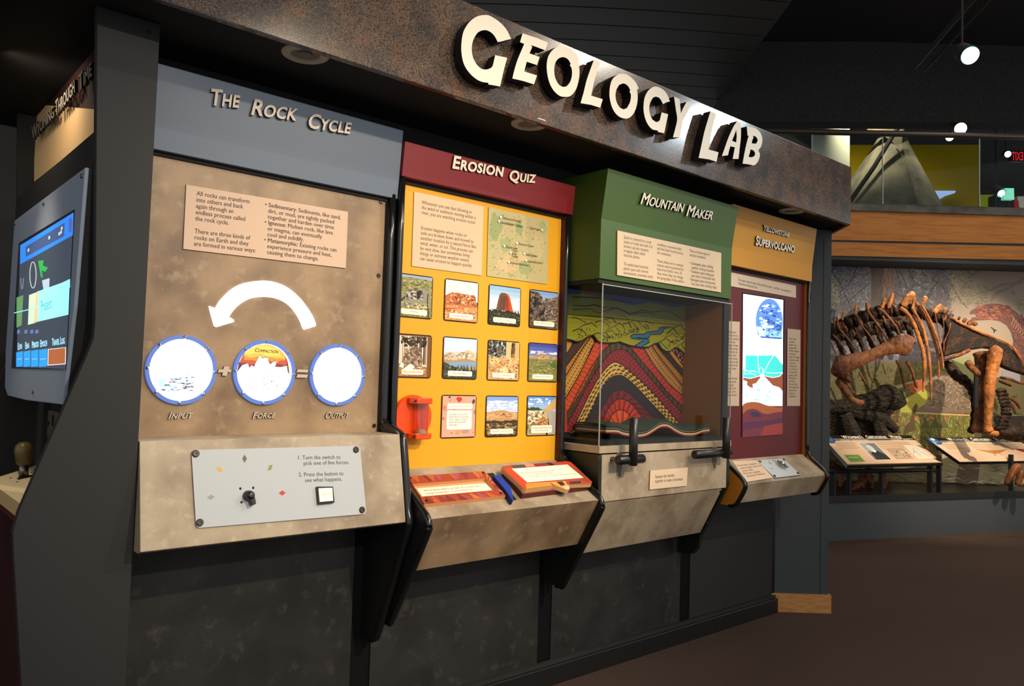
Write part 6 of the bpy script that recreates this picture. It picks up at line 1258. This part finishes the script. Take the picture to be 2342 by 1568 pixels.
# glass balustrade and hand rail
hr = onG(DZ - .05); c = MB(); c.tube([hr(1700, 297.5), hr(2700, 321)], .035, n=12); hrail = tag(c.build('hand_rail', 'rail_brown', smooth=True, loc=hr(2100, 307)), 'long dark round hand rail on top of the glass balustrade', 'hand rail')
for xa, xb, nm in ((1760, 2020, 'left glass panel of the balcony rail, in front of the white board'), (2023, 2241.5, 'middle glass panel of the balcony rail, between two bright edges'), (2245, 2600, 'right glass panel of the balcony rail, before the dark doorway')):
    y0 = lambda x: 305 + (x - 1893) * .0235; y1 = lambda x: 463 + (x - 1893) * .026
    P = [hr(xa, y0(xa)), hr(xb, y0(xb)), hr(xb, y1(xb)), hr(xa, y1(xa))]
    t = thing('glass_panel', nm, 'glass panel', P[3], 'glass panels under the balcony hand rail')
    c = MB(); c.prism(P, FWH * .012); c.build('pane', 'glass', t)
    e_ = (P[1] - P[0]).normalized() * .008
    for s_ in ((1,) if xb < 2400 else (0,))[:1 if xb < 2400 else 0]:
        c = MB(); A0, A1 = (P[0], P[3]) if s_ == 0 else (P[1] - e_, P[2] - e_); c.prism([A0 - FWH * .002, A0 + e_ - FWH * .002, A1 + e_ - FWH * .002, A1 - FWH * .002], FWH * .016); c.build('pane_edge', 'pane_edge', t)
# upper floor: boards, tent, lamps, exit sign reflection
def wallboard(name, txt, cat, quad, dep, m, col, th=.08):
    g_ = onG(dep); c = MB(); c.prism([g_(*p) for p in quad], FWH * th, col); return tag(c.build(name, m, loc=g_(*quad[3])), txt, cat)
wallboard('display_board', 'pale cream display board at the left end of the upper floor', 'display board', [(1860, 290), (1943.5, 290), (1943.5, 604), (1860, 604)], 12.2, 'print', '#c3c4b4')
wallboard('partition', 'olive yellow partition wall behind the tent on the upper floor', 'partition', [(1945, 331), (2242, 331), (2242, 520), (1945, 520)], 14.5, 'paint_matte', '#b89a0a', .1)
wallboard('green_panel', 'yellow-green low panel at the upper right beyond the glass', 'panel', [(2242, 445), (2274, 445), (2274, 500), (2242, 500)], 14.0, 'paint_matte', '#8a9a1c')
wallboard('teal_screen', 'small pale teal lit screen at the upper right', 'screen', [(2295, 430), (2319, 430), (2320, 456), (2296, 456)], 13.6, 'lit_screen', '#6fb8a0')
wallboard('dark_cabinet', 'black cabinet below the pale teal screen', 'cabinet', [(2276, 445), (2320, 455), (2320, 500), (2276, 500)], 13.8, 'black_matte', '#101010', .4)
wallboard('red_panel', 'narrow dark red slanted panel right of the black cabinet', 'panel', [(2320, 450), (2330, 460), (2332, 500), (2320, 500)], 13.7, 'paint_matte', '#8a2430')
wallboard('white_panel', 'grey white panel at the far right edge of the upper floor', 'panel', [(2326, 449), (2400, 447), (2400, 505), (2338, 505)], 13.9, 'paint_matte', '#b0aca4')
wallboard('projection_picture', 'blue-white projected picture low on the olive partition beside the tent', 'picture', [(2138, 436), (2186, 436), (2184, 441), (2162, 448), (2141, 460)], 14.44, 'lit_screen', '#8fa4d8', .02)
b = MB(); g_ = onG(19); b.prism([g_(1500, 250), g_(2800, 250), g_(2800, 560), g_(1500, 560)], FWH * .1); struct(b.build('wall_upper', 'ceiling_dark'))
tp = thing('tipi', 'grey canvas tipi with crossing poles standing behind the glass rail', 'tent', PG(2050, 480, 12.6))
k = lambda x, y: (1880 + x / 5.069, 260 + y / 5.069)
ap = PG(*k(830, 120), 12.6); cb = PG(*k(640, 1060), 12.6); zb = cb.z - .2
c = MB(); n = 20; hR = .90; cx = V(PG(*k(715, 1060), 12.6).x, PG(*k(715, 1060), 12.6).y, zb)
rings = [(0.0, hR), (.25, hR * .77), (.5, hR * .54), (.75, hR * .31), (.93, .17), (1.0, .13)]
vs = []
for t, r in rings:
    o_ = cx.lerp(ap, t)
    for i in range(n): a = 2 * pi * i / n; vs.append(o_ + V(cos(a), sin(a), 0) * r * (1 + .03 * (i % 2)))
fs = [(j * n + i, j * n + (i + 1) % n, (j + 1) * n + (i + 1) % n, (j + 1) * n + i) for j in range(len(rings) - 1) for i in range(n)]
c.mesh(vs, fs, '#8d8672'); c.build('canvas_cover', 'canvas_cloth', tp)
c = MB(); q = [PG(*k(*p), 12.05) for p in ((330, 1010), (600, 620), (835, 230), (930, 95))]; c.tube(q, [.035] * 4, n=8); c.build('tent_pole', 'black_matte', tp)
c = MB(); c.tube([PG(*k(*p), 12.5) for p in ((910, 390), (835, 370), (560, 120))], [.03, .05, .02], n=6); c.build('smoke_flap_pole', 'canvas_cloth', tp)
c = MB(); P = [k(*p) for p in ((520, 210), (560, 120), (640, 170), (760, 130), (830, 105), (960, 105), (915, 400), (960, 490), (900, 430), (820, 330), (700, 240))]; c.prism([PG(*p, 12.3) for p in P], FWH * .04); c.build('smoke_flap', 'canvas_cloth', tp)
c = MB(); P = [k(*p) for p in ((870, 400), (1300, 960), (1310, 1060), (1240, 1060), (1010, 650))]; c.prism([PG(*p, 12.15) for p in P], FWH * .03); c.build('door_edge', 'canvas_cloth', tp)
ex = thing('exit_sign_reflection', 'glass reflection of a small red exit sign, built as a mirrored sign at the far right', 'sign', PG(2326, 372, 15))  # reflection in the glass, modelled as a mirrored sign behind it
c = MB(); g_ = onG(15.0); c.prism([g_(2311, 344), (g_(2343, 345)), g_(2343, 370), g_(2311, 369)], FWH * .06, '#0c0a0a'); c.build('reflected_box', 'print', ex)
c = MB(); gg = onG(14.98); O_ = gg(2340, 366.5); vs_, fs_, x0, x1, y0, y1 = tmesh('EXIT', False, .02)
U_ = gg(2314, 366) - O_; T_ = gg(2340, 347.5) - O_; c.mesh([O_ + U_ * ((v.x - x0) / (x1 - x0)) + T_ * ((v.y - y0) / (y1 - y0)) for v in vs_], fs_, '#c8202a'); c.build('letters', 'lit_strong', ex)
def lampcan(name, txt, px, dep, r, aim, power, col, mt, spread=80, grp=None):
    o = PG(*px, dep); aim = Vector(aim).normalized()
    t = thing(name, txt, 'spotlight', o, grp)
    c = MB(); c.lathe(o, -aim, [(r, 0), (r * 1.02, r * .5), (r * .9, r * 2.4), (r * .4, r * 3), (.0005, r * 3)], n=20); c.build('housing', 'black_matte', t, smooth=True)
    c = MB(); c.lathe(o, -aim, [(r * .96, .002), (r * .8, r * .35), (r * .35, r * .8), (.0005, r * .85)], n=20); c.build('reflector', 'reflector', t, smooth=True)
    c = MB(); c.ball(o - aim * r * .32, r * .42, '#ffffff', n=10); c.build('bulb', mt, t, smooth=True)
    c = MB(); c.tube([o - aim * r * 2.2, V(o.x, o.y, 6.6) - V(aim.x, aim.y, 0) * r * 2.2], r * .12, n=6); c.build('stem', 'black_matte', t)
    if power:
        l = bpy.data.lights.new(name, 'SPOT'); l.energy = power; l.color = col; l.spot_size = radians(spread); l.spot_blend = .6; l.shadow_soft_size = r * .5
        q = bpy.data.objects.new('lamp', l); COL.objects.link(q); q.location = o + aim * .03; q.rotation_euler = aim.to_track_quat('-Z', 'Y').to_euler()
lampcan('track_spotlight', 'large track spotlight with cool white bulb high at the upper right', (2219, 127), 7.2, .085, (-.55, -.55, -.55), 60, COOL, 'bulb_cool', 70)
lampcan('upper_spotlight', 'warm glaring spotlight above the balcony rail', (2197, 294), 11.0, .085, (-.75, -.5, -.35), 40, WARM, 'bulb_warm', 120)
lampcan('upper_spotlight', 'smaller warm spotlight just below and left of the glaring one', (2172, 314), 12.4, .06, (-.85, -.3, -.35), 50, WARM, 'bulb_warm', 120)
lampcan('upper_spotlight', 'small cool spotlight beside the exit sign reflection', (2305, 352.5), 14.2, .06, (-.7, -.5, -.3), 0, COOL, 'bulb_cool')
lampcan('upper_spotlight', 'broad white spotlight in front of the black cabinet', (2291, 442), 13.3, .08, (-.3, -.5, -.5), 0, COOL, 'bulb_cool')
c = MB(); 
for P in ([(2218, 297), (2226, 295.5)], [(2216, 313), (2223, 312)]): 
    pass
